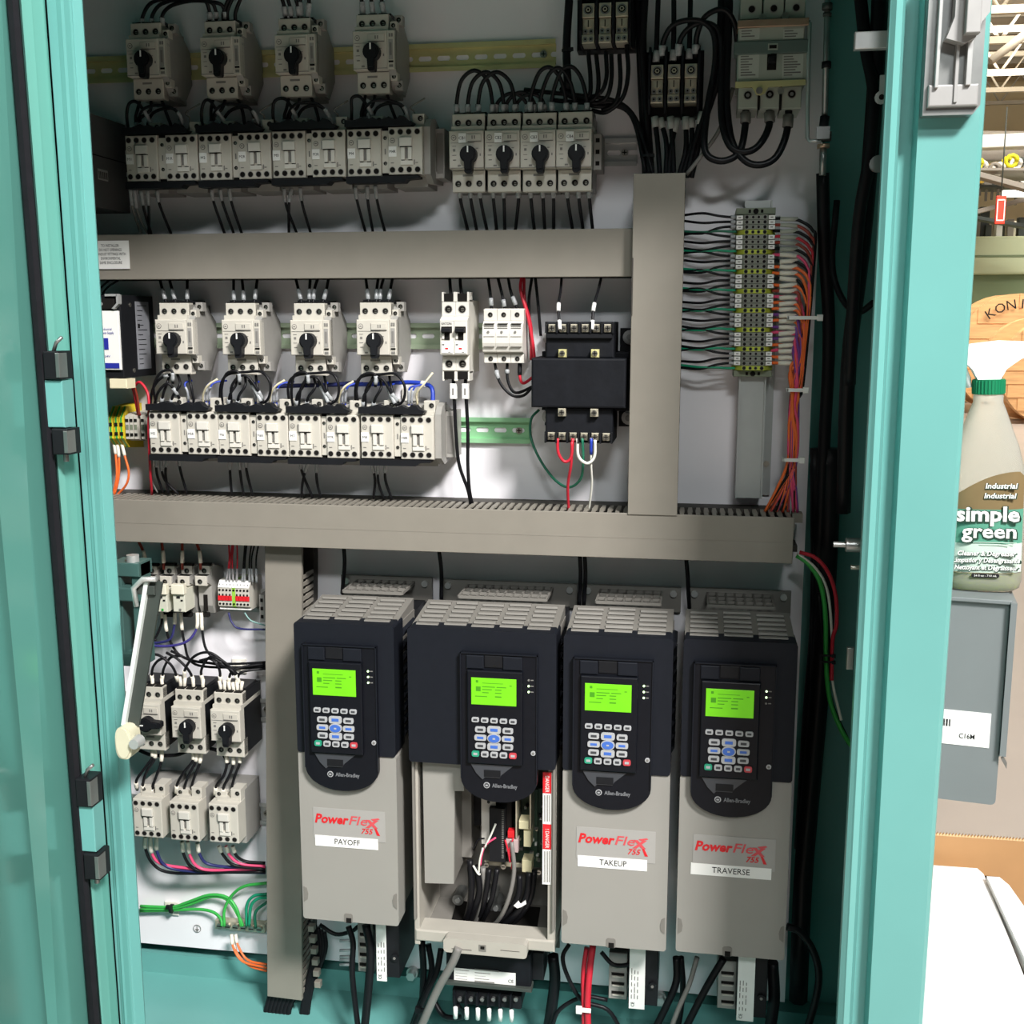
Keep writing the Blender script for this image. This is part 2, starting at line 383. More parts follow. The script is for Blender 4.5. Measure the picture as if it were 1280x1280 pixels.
k = MB(); k.box(-24, 12, -6, 26, 46, 62, DG, 1); k.box(-24, 10, -6, 26, -62, -46, DG, 1); k.box(-24, -12, -4, 26, -60, 60, DG, 1); k.box(0, 12, -2, 22, -60, 60, DG, 1); part('bracket_body', k, br)
part('pivot_arm', MB().box(-12, 28, -12, 12, 18, 34, DG, 1.5), br)
for z in (62, -46): part('bolt', MB().cyl(0, z-(0 if z > 0 else 14), z+(8 if z > 0 else 0), 4, 8, ZINC, 6, 'z'), br)

# ------------------------------------------------------------------ wiring ducts
def fingers_h(parent, n, x0, pitch, y0, y1, z0, z1, m=None):
    mb = MB(); wv = pitch*.46
    mb.prism([(-wv/2, y1), (wv/2, y1), (wv/2+1.2, y0+(y1-y0)*.45), (wv/2, y0+(y1-y0)*.4), (wv/2+.6, y0), (-wv/2, y0), (-wv/2-.4, y0+(y1-y0)*.35), (-wv/2-1.2, y0+(y1-y0)*.5)], z0, z1, m or DUCT, 'xy')
    me = mb.mesh('finger')
    for i in range(n): part('finger', me, parent, ((x0+i*pitch)*.001, 0, 0))
def fingers_v(parent, n, z0, pitch, y0, y1, x0, x1, m=None):
    mb = MB(); wv = pitch*.46
    mb.prism([(y1, -wv/2), (y1, wv/2), (y0+(y1-y0)*.45, wv/2+1.2), (y0+(y1-y0)*.4, wv/2), (y0, wv/2+.6), (y0, -wv/2), (y0+(y1-y0)*.35, -wv/2-.4), (y0+(y1-y0)*.5, -wv/2-1.2)], x0, x1, m or DUCT, 'yz')
    me = mb.mesh('finger')
    for i in range(n): part('finger', me, parent, (0, 0, (z0+i*pitch)*.001))
def duct(name, label, x0, x1, z0, z1, D):
    """x, z in mm absolute; D depth; cover with returned lips on a base channel"""
    t = thing(name, label, 'wiring duct', ((x0+x1)/2000, 0, (z0+z1)/2000))
    hx, hz = (x1-x0)/2, (z1-z0)/2
    part('cover', MB().box(-hx, hx, -D, -D+2, -hz, hz, DUCT, .8), t)
    return t, hx, hz
UD = P(790, 640, -80); 
xR = P(793, 300, -80).x*1000
z1 = P(500, 289, -80).z*1000; z0 = P(500, 347.5, -80).z*1000
t, hx, hz = duct('wiring_duct', 'upper grey horizontal wiring duct with white notice sticker', -1100, xR-1, z0, z1, 80)
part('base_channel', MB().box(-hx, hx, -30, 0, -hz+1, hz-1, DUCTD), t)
for s in (-1, 1):
    mb = MB(); mb.box(-hx, hx, -79, -72, s*hz-(2 if s > 0 else 0), s*hz+(0 if s > 0 else 2), DUCT); part('side_rim', mb, t)
sx = P(143, 320, -81)
st2 = thing('notice_sticker', 'white notice sticker with small print on upper duct', 'sticker', (P(140, 319, -81).x, -.0815, P(140, 319, -81).z))
part('sticker_sheet', MB().box(-26, 25, -.4, .4, -18.5, 18.5, WHITE), st2)
for i, s in enumerate(['TO INSTALLER:', 'DO NOT OPENINGS', 'CONDUIT FITTINGS WITH', 'ENVIRONMENTAL', 'SAME ENCLOSURE']):
    text(s, 5.2, -1.5, -.8, 12-i*5.6, INK, st2, width=[26, 32, 44, 28, 32][i])
zl1 = P(560, 635.5, -100).z*1000; zl0 = P(560, 690.5, -100).z*1000; xe = P(992, 670, -100).x*1000
low, hx, hz = duct('wiring_duct', 'lower grey horizontal wiring duct with slotted top side', -1100, xe, zl0, zl1, 100)
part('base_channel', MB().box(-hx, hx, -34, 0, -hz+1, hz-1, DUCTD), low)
part('cover_line', MB().box(-hx, hx, -100.3, -99.8, -3, -2.4, DUCT), low)
n = 108; fingers_h(low, n, hx-5-(n-1)*10.3, 10.3, -96, -34, hz-3, hz-1)
part('lower_slots', MB().box(-hx, hx, -97, -34, -hz+1, -hz+3, DUCTD), low)
part('end_fingers', MB().box(hx-3, hx+1, -98, -82, 12, 26, DUCT), low); part('end_fingers', MB().box(hx+1, hx+14, -60, -40, 16, 28, DUCT), low)
part('end_fingers', MB().box(hx-3, hx+10, -50, -6, -24, -16, DUCTD), low)
# upper vertical
x0 = P(793, 220, -82).x*1000; x1 = P(857, 220, -82).x*1000; zt = P(825, 219, -82).z*1000
upv, hx, hz = duct('wiring_duct', 'upper grey vertical wiring duct ending at the power blocks', x0, x1, P(825, 641, -82).z*1000, zt, 102)
part('base_channel', MB().box(-hx+1, hx-1, -26, 0, -hz, hz, DUCTD), upv)
part('duct_joint', MB().box(-hx, -hx+1.6, -103, -102, 40, 110, DUCTD), upv)
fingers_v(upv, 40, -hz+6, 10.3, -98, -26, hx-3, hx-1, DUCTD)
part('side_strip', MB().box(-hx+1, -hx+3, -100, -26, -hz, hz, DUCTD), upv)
# lower vertical, slightly out of plumb as in the photo
lo = P(328, 690, -72); tilt = math.atan2(.024, .66)
lv = thing('wiring_duct', 'lower grey vertical wiring duct left of the drives', 'wiring duct', (P(354, 684, -72).x, 0, zl0*.001-.002), rot=(0, 0, 0))
H = (zl0*.001-P(350, 1246, -72).z)*1000
lv.rotation_euler = (0, tilt*.85, 0)
part('cover', MB().box(-26, 27, -73, -71, -H, 0, DUCT, .8), lv)
part('base_channel', MB().box(-25, 26, -20, -1, -H+2, 0, DUCTD), lv)
fingers_v(lv, 62, -H+8, 10.3, -68, -20, 24, 26)
part('side_wall', MB().box(-25, -23, -71, -20, -H+2, 0, DUCT), lv)
part('side_rim', MB().box(25, 27, -72, -66, -H, 0, DUCT), lv)

# ------------------------------------------------------------------ DIN rails
def rail(x0, x1, z, m, label, vertical=False, D=8, w=35, slots=True, group=None):
    L = x1-x0; t = thing('din_rail', label, 'mounting rail', (x0*.001, 0, z*.001), group)
    mb = MB(); h = w/2
    mb.box(0, L, -D, -D+1, h-5, h, m); mb.box(0, L, -D, 0, h-6, h-5, m); mb.box(0, L, -D, -D+1, -h, -h+5, m); mb.box(0, L, -D, 0, -h+5, -h+6, m)
    mb.box(0, L, -1.6, -.4, 3.2, h-5, m); mb.box(0, L, -1.6, -.4, -h+5, -3.2, m)
    n = int(L/25); 
    for i in range(n+1):
        a = max(0, i*25-4); b = min(L, i*25+3.5)
        if b > a: mb.box(a, b, -1.6, -.4, -3.2, 3.2, m)
        for s in (-1, 1):
            mb.prism([(a-2.2, 3.2*s), (a, 3.2*s), (a, 0), (a-.6, 1.8*s)], -1.6, -.4, m); mb.prism([(b+2.2, 3.2*s), (b, 3.2*s), (b, 0), (b+.6, 1.8*s)], -1.6, -.4, m)
    part('rail_profile', mb, t)
    if vertical: t.rotation_euler = (0, math.pi/2, 0)
    for q in ([L-16] if not vertical else [20]):
        k = MB(); k.cyl(q, -5, -1, 0, 4.6, SCREW, 10); k.box(q-3, q+3, -5.4, -4.9, -.6, .6, DARK); k.box(q-.6, q+.6, -5.4, -4.9, -3, 3, DARK); part('rail_screw', k, t)
    return t
def X(px, py, y): return P(px, py, y).x*1000
def Z(px, py, y): return P(px, py, y).z*1000
zr1 = (Z(600, 71, -8)+Z(110, 87, -8))/2
rail(-1100, X(694, 64, -8), zr1, BRASSY, 'long yellowish mounting rail behind the top row of breakers')
zr2 = Z(775, 190, -8)
rail(-1000, X(796, 190, -8), zr2, ZINC, 'bright zinc mounting rail behind second row of devices')
zr3 = (Z(525, 420, -8)+Z(270, 420, -8))/2
rail(-900, X(640, 420, -8), zr3, mat('dull_green_zinc', (160, 176, 150), .35, .3, var=.2, scale=9), 'dull green mounting rail behind the third row of breakers')
zr4 = Z(615, 538, -8)
rail(-1000, X(663, 538, -8), zr4, GRZINC, 'bright green mounting rail beside the fourth row of contactors')
rail(-1000, X(345, 756, -8), Z(300, 750, -8), ZINC, 'zinc mounting rail behind the small relays')
rail(-1000, X(345, 886, -8), Z(330, 888, -8), ZINC, 'zinc mounting rail behind the lower left breakers')
rail(-1000, X(345, 1018, -8), Z(330, 1018, -8), ZINC, 'zinc mounting rail behind the lower left contactors')
# vertical carrier rail of terminal strip
xv = X(938, 550, -34)
vr = thing('terminal_rail', 'pale vertical rail carrying the terminal strip', 'mounting rail', (xv*.001, 0, Z(938, 436, -34)*.001))
zt2, zb2 = (Z(940, 251, -34)-Z(938, 436, -34)), (Z(938, 622, -34)-Z(938, 436, -34))
RAILP = mat('pale_grey_rail', (176, 180, 178), .45, .3, var=.04)
k = MB(); k.box(-17, 17, -36, -34, zb2, zt2, RAILP); k.box(-17, -15, -40, -2, zb2, zt2, RAILP); k.box(15, 17, -40, -2, zb2, zt2, RAILP); k.box(17, 29, -6, -3, zb2, zt2-16, RAILP); part('rail_profile', k, vr)
part('rail_screw', MB().cyl(23, -9, -5, zb2+42, 4, SCREW, 10), vr)

# ------------------------------------------------------------------ rotary motor breakers
def knob_mesh(horizontal=False):
    mb = MB(); r = 10.5
    pts = [(r*math.cos(a), r*math.sin(a)) for a in [math.radians(-60+i*300/16) for i in range(17)]]
    pts = pts+[(-4.6, -21), (-3.2, -23), (3.2, -23), (4.6, -21)]
    mb.prism(pts, -97, -86, BLK)
    q = [(x*.8, z*.8) for x, z in pts]; mb.prism(q, -99, -97, BLK)
    mb.box(-.9, .9, -99.6, -98.8, 2, 9.5, WHITE)
    return mb
def breaker(label, aux=True, flat_aux=False, tone=DEV, dark_side=False, plate=True, cb=None):
    t = thing('motor_breaker', label, 'circuit breaker')
    k = MB(); k.box(-22, 22, -86, -70, -23, 23, tone, 1.2); k.box(-20.5, 22, -80, -8, 23, 29, tone); part('front_cover', k, t)
    k = MB(); k.box(-21, 21.5, -72, -6, -47, 43, DEVS if not dark_side else BLK, .6)
    k.box(-20, 21, -60, -20, 44, 49, BLK); part('case', k, t)
    k = MB(); k.box(-20.5, 21.5, -74, -60, 24, 45, tone, 1)
    for i in (-1, 0, 1): k.hole(i*13.6+.6, 34, -74, 3.7)
    for i in (-1, 0, 1): k.box(i*13.6-5, i*13.6+6, -72, -40, 45, 46.5, DARK)
    part('line_terminals', k, t)
    k = MB(); k.box(-20.5, 21.5, -74, -60, -50, -24, tone, 1)
    for i in (-1, 0, 1): k.hole(i*13.6+.6, -40, -74, 3.7)
    part('load_terminals', k, t)
    kn = part('rotary_knob', knob_mesh(), t, (.0042, 0, -.004), label='black rotary knob')
    k = MB(); k.cyl(-16, -86.5, -86, 14.5, 3.4, GINK, 12); k.cyl(-16, -86.8, -86.4, 14.5, 2.6, tone, 12)
    k.box(-17.4, -14.6, -87, -86.6, 13.8, 15.2, GINK); part('logo_mark', k, t)
    k = MB(); k.box(-2 if not cb else 2, 19, -87.4, -86, 10, 18.5, tone, .5); k.box(7, 8.4, -87.8, -87.2, 12.5, 16.5, GINK); k.box(10, 11.4, -87.8, -87.2, 12.5, 16.5, GINK)
    k.box(-2 if not cb else 2, 19, -87.6, -86, 9.2, 10, GINK)
    part('rating_window', k, t)
    k = MB()
    for (a, b, c, d) in ((-18, -13, 4, 4.6), (-18, -13, -7, -6.4), (-17, -14, -2, 1), (-17, -13, -13, -12), (12, 15, 1, 1.8), (17, 18.5, -8, -5), (-11, -7, -20.5, -18.5), (-20, 10, 8, 8.4)): k.box(a, b, -86.5, -86, c, d, GINK)
    k.box(-7, 6, -74.6, -74, -31, -28.6, GINK); k.box(-22, 22, -86.4, -85, -22.4, -21.8, GINK)
    part('print_marks', k, t, kind='stuff')
    if aux:
        A = MB(); A.prism([(-78, -23), (-78, 23), (-60, 40), (-40, 44), (-8, 20), (-6, -20), (-30, -47), (-60, -44)], 22, 31, DEVS, 'yz'); 
        A.box(22, 31, -85, -70, -23, 23, tone, .8); 
        ax = part('auxiliary_contact', A, t)
        k = MB()
        for z, y in ((31, -73), (-30, -73)): k.box(23, 31.5, y, y+12, z-5, z+5, tone, .6); k.hole(27.2, z, y, 2.6)
        for z, y in ((40, -62), (-39, -64)): k.box(26, 36, y, y+12, z-6, z+6, DEVS, .6); k.hole(31.5, z, y, 3)
        part('auxiliary_screws', k, t, kind='stuff')
        k = MB(); k.box(24, 29.5, -85.6, -85, -12, 12, DEVS); k.box(25.3, 28, -86, -85.5, -7, 8, GINK); k.box(24, 30, -86.2, -85, -15.5, -13.5, DARK); k.box(24.5, 26.5, -85.8, -85, 15, 19, GINK); k.box(27.5, 29.5, -85.8, -85, 15, 19, GINK)
        k.box(24.5, 29.5, -85.8, -85, -21, -18, GINK); part('auxiliary_label', k, t)
    if cb:
        k = MB(); k.box(-9.5, 0, -88, -86, 8, 19.5, WHITE); tg = part('tag_plate', k, t); text(cb, 5.2, -4.7, -88.4, 13.5, INK, t, width=8)
    return t
def place(proto, px, py, y, label, group, first):
    p = P(px, py, y); l = (p.x, 0, p.z)
    if first: proto.location = l; tag(proto, label, None, group); return proto
    return dup(proto, l, label, group)
ROW1 = [(177.5, 72), (270.5, 70), (364, 67), (462, 62.5)]
pr = breaker('x')
G1 = 'grey rotary breakers of the top row'
B1 = [place(pr, x, y, -86, f'grey rotary motor breaker with black knob, {ORD[i]} from left in top row', G1, i == 0) for i, (x, y) in enumerate(ROW1)]
ROW3 = [(213.5, 421.5), (297, 422), (383, 422.5), (466, 422)]
G3 = 'light grey rotary breakers under the upper duct'
B3 = [place(B1[0], x, y, -86, f'light grey rotary motor breaker below upper duct, {ORD[i]} from left in third row', G3, False) for i, (x, y) in enumerate(ROW3)]
for i, (x, y) in enumerate([(582.7, 187), (627.5, 186.5), (672, 186), (717, 185)]):
    q = breaker(f'grey rotary breaker tagged CB{i+1} in the block of four', aux=False, cb=f'CB{i+1}')
    p = P(x, y, -86); q.location = (p.x, 0, p.z); tag(q, None, None, 'tagged rotary breakers in the upper middle')
    for ch in q.children:
        if ch.name.startswith('rotary_knob'): ch.location.z = -.007
pl = breaker('x', aux=False, dark_side=True)
G5 = 'rotary breakers at lower left'
for i, (x, y) in enumerate([(182.5, 900), (233, 904), (282, 908)]):
    lab = ['lower left rotary breaker with its knob turned sideways', 'lower left rotary breaker in the middle, knob upright', 'lower left rotary breaker nearest the vertical duct'][i]
    q = place(pl, x, y, -86, lab, G5, False)
    if i == 0:
        for ch in q.children:
            if ch.name.startswith('rotary_knob'): ch.rotation_euler = (0, math.radians(-90), 0)
for ch in list(pl.children): bpy.data.objects.remove(ch)
bpy.data.objects.remove(pl)

# ------------------------------------------------------------------ contactors
def contactor(aux_top=True, small=False):
    t = thing('contactor', 'x', 'contactor'); H = 29
    k = MB(); k.box(-22, 22, -88, -60, -H, H, DEV, 1.2); k.box(-22, 22, -60, -6, -41, 41, DEVS); k.box(-14, 20, -76, -60, 29, 33, DEV); part('body', k, t)
    k = MB()
    for z in (23, -23):
        for i in range(4): k.hole(-17+i*10.9, z, -88, 3.4, screw=False)
    part('terminal_openings', k, t, kind='stuff')
    k = MB(); k.box(-7, 9, -92, -88, 5, 16, DEV2, .8); k.box(-9, -7, -90, -88, 5, 15, DEVS); k.box(-5, 0, -91.5, -88, -11, 4, DEV2, .6); k.box(4, 9, -91.5, -88, -11, 4, DEV2, .6); k.box(0, 4, -89, -88, -9, 3, GINK)
    k.box(-6, 10, -90, -88, -17.5, -12, DEV2, .5); k.box(-6, 9, -92.2, -88, 4.2, 5, DARK); k.box(-5, -1, -89.5, -88, -11.8, -11, DARK); k.box(4, 9, -89.5, -88, -11.8, -11, DARK); part('armature_window', k, t)
    k = MB(); k.cyl(-16.5, -88.5, -88, 12.5, 3.3, GINK, 12); k.cyl(-16.5, -88.9, -88.4, 12.5, 2.4, DEV, 12); k.box(-18, -15, -89.1, -88.7, 11.8, 13.2, GINK); part('logo_mark', k, t)
    if not small:
        k = MB(); k.box(-21.5, -11.5, -89, -88, -7, 5.5, WHITE); part('tag_plate', k, t); 
    k = MB()
    for a, b, c, d in ((-19, -15, -15, -14), (13, 16, -15, -14), (11, 12.4, -17, -11)): k.box(a, b, -88.4, -88, c, d, GINK)
    k.box(-10, 20, -62, -60, 36, 37, GINK)
    part('print_marks', k, t, kind='stuff')
    if aux_top:
        k = MB(); k.box(6, 21.5, -74, -50, 28, 47, DEV, .8); k.hole(16.5, 41, -74, 3.2); k.box(-20, -2, -68, -50, 30, 40, DEV, .6); k.hole(-14, 36, -68, 2.8); part('coil_terminals', k, t)
    return t
pc = contactor(); pcs = contactor(True, True)
R2 = [(177, 198.5), (227, 197.5), (269, 196.5), (318, 195), (361, 193.5), (410.5, 192), (455, 191), (506.5, 188.5)]
R4 = [(206, 541.5), (253.5, 542), (292.5, 543), (340.5, 544), (381, 544.5), (428.5, 546), (471.5, 546), (521.5, 547)]
TG2 = ['M1', 'M1R', 'M2', 'M2R', 'M3', 'M3R', 'M4', 'M4R']; TG4 = ['M5', 'M5R', 'M6', 'M6R', 'M7', 'M7R', 'M8', 'M8R']
def row_contactors(R, T, g, rowname):
    out = []
    for i, (x, y) in enumerate(R):
        p = P(x, y, -88); q = dup(pc, (p.x, 0, p.z), f'grey contactor with white tag {T[i]} in {rowname}', g)
        text(T[i], 5, -16.5, -89.3, -1, INK, q, width=6 if len(T[i]) < 3 else 8); out.append(q)
    for j in range(4):
        a, b = out[2*j], out[2*j+1]; xm = (a.location.x+b.location.x)/2; zm = (a.location.z+b.location.z)/2
        m = thing('interlock_module', f'narrow interlock module between contactors {T[2*j]} and {T[2*j+1]}', 'interlock', (xm, 0, zm), 'interlock modules between contactors')
        wv = max(3.2, (b.location.x-a.location.x)*500-22.3)
        k = MB(); k.box(-wv, wv, -85, -10, -26, 26, DEV, .6); k.box(-wv, wv, -82, -60, 26, 31, DARK); k.box(-wv, wv, -82, -60, -31, -26, DARK); part('case', k, m)
        k = MB(); k.hole(0, 17, -85, 2.2); k.hole(0, -14, -85, 2.2); k.box(-.8, .8, -85.4, -85, -3, 4, GINK); part('screws', k, m)
        L = (b.location.x-a.location.x)*1000+40
        w1 = thing('wiring_bridge', f'black top wiring bridge across contactors {T[2*j]} and {T[2*j+1]}', 'bridge', (xm-.004, 0, zm+.034), 'black wiring bridges on the contactors')
        k = MB(); h = L/2; k.prism([(-h, -3.5), (h-8, -3.5), (h-4, 0), (h-12, 3), (h-16, 8), (h-22, 9), (h-27, 4), (h-36, 8), (h-44, 5), (-4, 4), (-10, 8), (-h+32, 6), (-h+26, 9), (-h+14, 5), (-h, 5)], -92, -78, BLK); part('bridge_body', k, w1)
        w2 = thing('wiring_bridge', f'black bottom wiring bridge across contactors {T[2*j]} and {T[2*j+1]}', 'bridge', (xm-.004, 0, zm-.034), 'black wiring bridges on the contactors')
        k = MB(); k.prism([(-h, 4), (h+2, 4), (h+2, 1), (h-14, 0), (h-18, -4), (-h, -4)], -90, -72, BLK); part('bridge_body', k, w2)
    return out
C2 = row_contactors(R2, TG2, 'grey contactors of the second row', 'the second row')
C4 = row_contactors(R4, TG4, 'light grey contactors of the fourth row', 'the fourth row')
for i, (x, y) in enumerate([(185, 1023.5), (231, 1027.5), (280, 1030)]):
    p = P(x, y, -88); dup(pcs, (p.x, 0, p.z), ['lower left contactor half hidden behind the left post', 'lower left contactor in the middle of three', 'lower left contactor nearest the vertical duct'][i], 'contactors at lower left')
for pp in (pc, pcs):
    for ch in list(pp.children): bpy.data.objects.remove(ch)
    bpy.data.objects.remove(pp)
# end pieces beside the rows
def end_block(px, py, y, label, w=10, h=44, d=60, m=DEVS, holes=3):
    p = P(px, py, y); t = thing('end_clamp', label, 'end clamp', (p.x, 0, p.z))
    k = MB(); k.box(-w/2, w/2, -d, -6, -h/2, h/2, m, .8); part('clamp_body', k, t)
    k = MB()
    for i in range(holes): 
        z = h/2-8-i*(h-16)/max(1, holes-1); k.box(-w*.25, w*.25, -d-.4, -d+.2, z-2.6, z+2.6, DARK)
    part('clamp_slots', k, t, kind='stuff')
    return t
def aux_block(cn, dx, label, dep=62):
    t = thing('auxiliary_block', label, 'contact block', (cn.location.x+dx*.001, 0, cn.location.z))
    k = MB(); k.prism([(-80, -28), (-80, 30), (-70, 40), (-52, 44), (-8, 30), (-6, -34), (-60, -38)], 0, 8, DEVS, 'yz'); part('block_body', k, t)
    k = MB(); k.box(8, 20, -52, -8, -30, 32, DEVS, 1); k.box(10, 18, -52.6, -52, -24, 26, GINK); part('block_side', k, t)
    return t
aux_block(C2[7], 22.5, 'grey auxiliary block on right end of second row contactors')
aux_block(C4[7], 22.5, 'light grey auxiliary block on right end of fourth row contactors')
end_block(549, 192, -50, 'dark grey end clamp right of the second row contactors', 11, 48, 52, DEVS)
end_block(559, 546, -50, 'grey end clamp right of the fourth row contactors', 11, 46, 50, DEVS)
end_block(747, 190, -50, 'grey end clamp right of breaker CB4', 10, 44, 52, DEVS)
end_block(612 if 0 else 329, 760, -40, 'grey end clamp between small terminals and vertical duct', 8, 40, 44, DEVS)

# ------------------------------------------------------------------ power distribution blocks
def power_block(label, px0, py0, px1, py1, zlug0, lugxs, y=-60):
    """corners of the black base in the photo; lug columns by x; lug plates z range"""
    a, b = P(px0, py0, -20), P(px1, py1, -20); c = (a+b)/2
    t = thing('power_block', label, 'terminal block', (c.x, 0, c.z))
    w, h = (b.x-a.x)*500, (a.z-b.z)*500
    k = MB(); k.box(-w, w, -24, 0, -h, h, BLK, 1); part('base', k, t)
    n = len(lugxs); cx = [(P(x, (py0+py1)/2, y).x-c.x)*1000 for x in lugxs]
    for i in range(n+1):
        x = (cx[0]-9.5) if i == 0 else (cx[-1]+9.5) if i == n else (cx[i-1]+cx[i])/2
        part('barrier', MB().prism([(-62, -h*.62), (-62, h*.7), (-50, h), (-10, h), (-10, -h), (-50, -h)], x-1.4, x+1.4, BLKM, 'yz'), t)
    xm_ = (px0+px1)/2; zt, zb = (P(xm_, zlug0[0], y).z-c.z)*1000, (P(xm_, zlug0[1], y).z-c.z)*1000; H = zt-zb
    for x in cx:
        k = MB(); k.box(x-7.6, x+7.6, y, -30, zt-H*.36, zt, ALU, .6); k.box(x-7.2, x+7.2, y+4, -30, zt-H*.76, zt-H*.37, ALU, .5); k.box(x-7.6, x+7.6, y+1, -30, zb, zb+H*.22, ALU, .6)
        lg = part('lug', k, t)
        k = MB(); k.cyl(x, y-1, y, zt-H*.17, 5.8, STEEL, 16); k.cyl(x, y-1.4, y-.9, zt-H*.17, 4.2, DARK, 14); k.cyl(x, y-1.9, y-1.2, zt-H*.17, 3, ALU, 6); k.cyl(x, y-2.3, y-1.8, zt-H*.17, 1.4, DARK, 6); 
        k.cyl(x, y+1.5, y+4, zt-H*.5, 4.8, ALU, 12); k.box(x-.6, x+.6, y+1, y+1.6, zt-H*.5-4, zt-H*.5+4, DARK)
        for sx in (-3.6, 3.6):
            k.cyl(x+sx, y+2.5, y+4.2, zt-H*.69, 3, STEEL, 10); k.cyl(x+sx, y+2.2, y+2.6, zt-H*.69, 1.3, DARK, 6)
            k.cyl(x+sx, y-.2, y+1.2, zb+H*.1, 3.1, STEEL, 10); k.cyl(x+sx, y-.5, y-.1, zb+H*.1, 1.3, DARK, 6)
        part('clamp_screws', k, t, kind='stuff')
    return t
power_block('black power block with three silver lug columns at the photo top edge', 722, -20, 794, 62, (3, 53), (735, 756, 777))
power_block('lower black power block with three silver lug columns above vertical duct', 808, 66, 878, 146, (80, 128), (821, 842, 863))

# ------------------------------------------------------------------ main breaker
c = P(965, 68, -86); mbk = thing('main_breaker', 'large grey main circuit breaker with brass straps and centre toggle', 'circuit breaker', (c.x, 0, c.z))
MBG = mat('breaker_grey', (170, 176, 164), .5, var=.03); MBG2 = mat('breaker_band_green', (96, 112, 106), .5, var=.04)
def L3(o, px, py, y): return (P(px, py, y)-o.location)*1000
def bx(k, o, px0, py0, px1, py1, y, m, dy=20, c=0):
    a, b = L3(o, px0, py0, y), L3(o, px1, py1, y); k.box(a.x, b.x, y, y+dy, b.z, a.z, m, c); return k
k = MB(); bx(k, mbk, 923, 33, 1008, 101, -86, MBG, 76, 1); part('case', k, mbk)
k = MB()
for a, b in ((926, 952), (955, 979), (982, 1006)): bx(k, mbk, a, -12, b, 23, -74, MBG, 66, 1)
part('line_lug_covers', k, mbk, kind='stuff')
k = MB()
for x, y in ((939.5, 11.5), (967, 10.5), (995, 9.5)):
    p = L3(mbk, x, y, -74); k.cyl(p.x, -75, -73.8, p.z, 4.8, DEVS, 14); k.cyl(p.x, -75.3, -74.6, p.z, 3.9, DARK, 12)
for x, y in ((953, 22), (981, 20)):
    p = L3(mbk, x, y, -80); k.cyl(p.x, -82, -76, p.z, 4.4, SCREW, 12, r2=5)
part('line_screws', k, mbk, kind='stuff')
k = MB()
for a, b in ((923, 947), (950, 974), (977, 1001)): bx(k, mbk, a, 108, b, 135, -74, MBG, 66, 1)
part('load_lug_covers', k, mbk, kind='stuff')
k = MB()
for x, y in ((934.5, 119), (962, 118), (989.5, 117.5)):
    p = L3(mbk, x, y, -74); k.cyl(p.x, -75, -73.8, p.z, 5.4, DEVS, 14); k.cyl(p.x, -75.3, -74.6, p.z, 4.5, DARK, 12); k.cyl(p.x, -75.8, -75.2, p.z, 2.4, STEEL, 6)
for x in (948.5, 975.5): bx(k, mbk, x-1, 108, x+1, 137, -76, DARK, 3)
part('load_screws', k, mbk, kind='stuff')
COPR = mat('copper_strap', (186, 156, 132), .35, .6, var=.1)
k = MB(); bx(k, mbk, 922, 25, 1011, 31, -90, COPR, 30, .6); bx(k, mbk, 1006, 25, 1012, 50, -88, STEEL, 60, .5); part('top_strap', k, mbk, label='copper-toned top strap')
k = MB(); a, b = L3(mbk, 919, 103, -92), L3(mbk, 1007, 100, -92)
k.prism([(a.x, a.z-6), (a.x+20, a.z-6), (a.x+25, a.z-14), (a.x+30, a.z-15), (a.x+35, a.z-13), (a.x+39, a.z-6), (b.x, a.z-5), (b.x, a.z+1), (a.x, a.z+1)], -92, -88, BRASSY)
p = L3(mbk, 949, 113, -94); k.cyl(p.x, -95, -92, p.z, 4, SCREW, 10); p = L3(mbk, 976, 113, -86); k.cyl(p.x, -88, -82, p.z, 3.6, SCREW, 10); part('bottom_strap', k, mbk, label='yellow brass bottom strap')
k = MB(); bx(k, mbk, 918, 52, 1010, 65, -90, MBG2, 20, 1); bx(k, mbk, 960, 54, 972, 62, -91, MBG, 2, .4); bx(k, mbk, 961.5, 56, 970.5, 60, -91.6, DARK, 1); part('front_band', k, mbk, label='dark green-grey band')
k = MB(); bx(k, mbk, 949, 68, 977, 99, -87, MBG, 2); bx(k, mbk, 959, 67, 970, 87, -87.6, DARK, 1); bx(k, mbk, 961, 70, 969, 78, -98, BLK, 12, 1); part('toggle', k, mbk, label='black toggle')
def lines(k, o, px0, py0, px1, n, dy, y, m=GINK):
    for i in range(n):
        L = random.uniform(.45, .95); bx(k, o, px0, py0+i*dy, px0+(px1-px0)*L, py0+i*dy+.9, y, m, .3)
for q, nm in (((925, 36, 949, 49), 'rating_label'), ((979, 36, 1004, 48), 'rating_label'), ((924, 68, 948, 97), 'rating_label'), ((978, 68, 1003, 97), 'rating_label')):
    k = MB(); bx(k, mbk, *q, -87, mat('pale_plate', (196, 200, 190), .45, .1, var=.02), 1); lines(k, mbk, q[0]+1.5, q[1]+2, q[2]-1, int((q[3]-q[1])/3.4), 3.3, -87.4); part(nm, k, mbk)
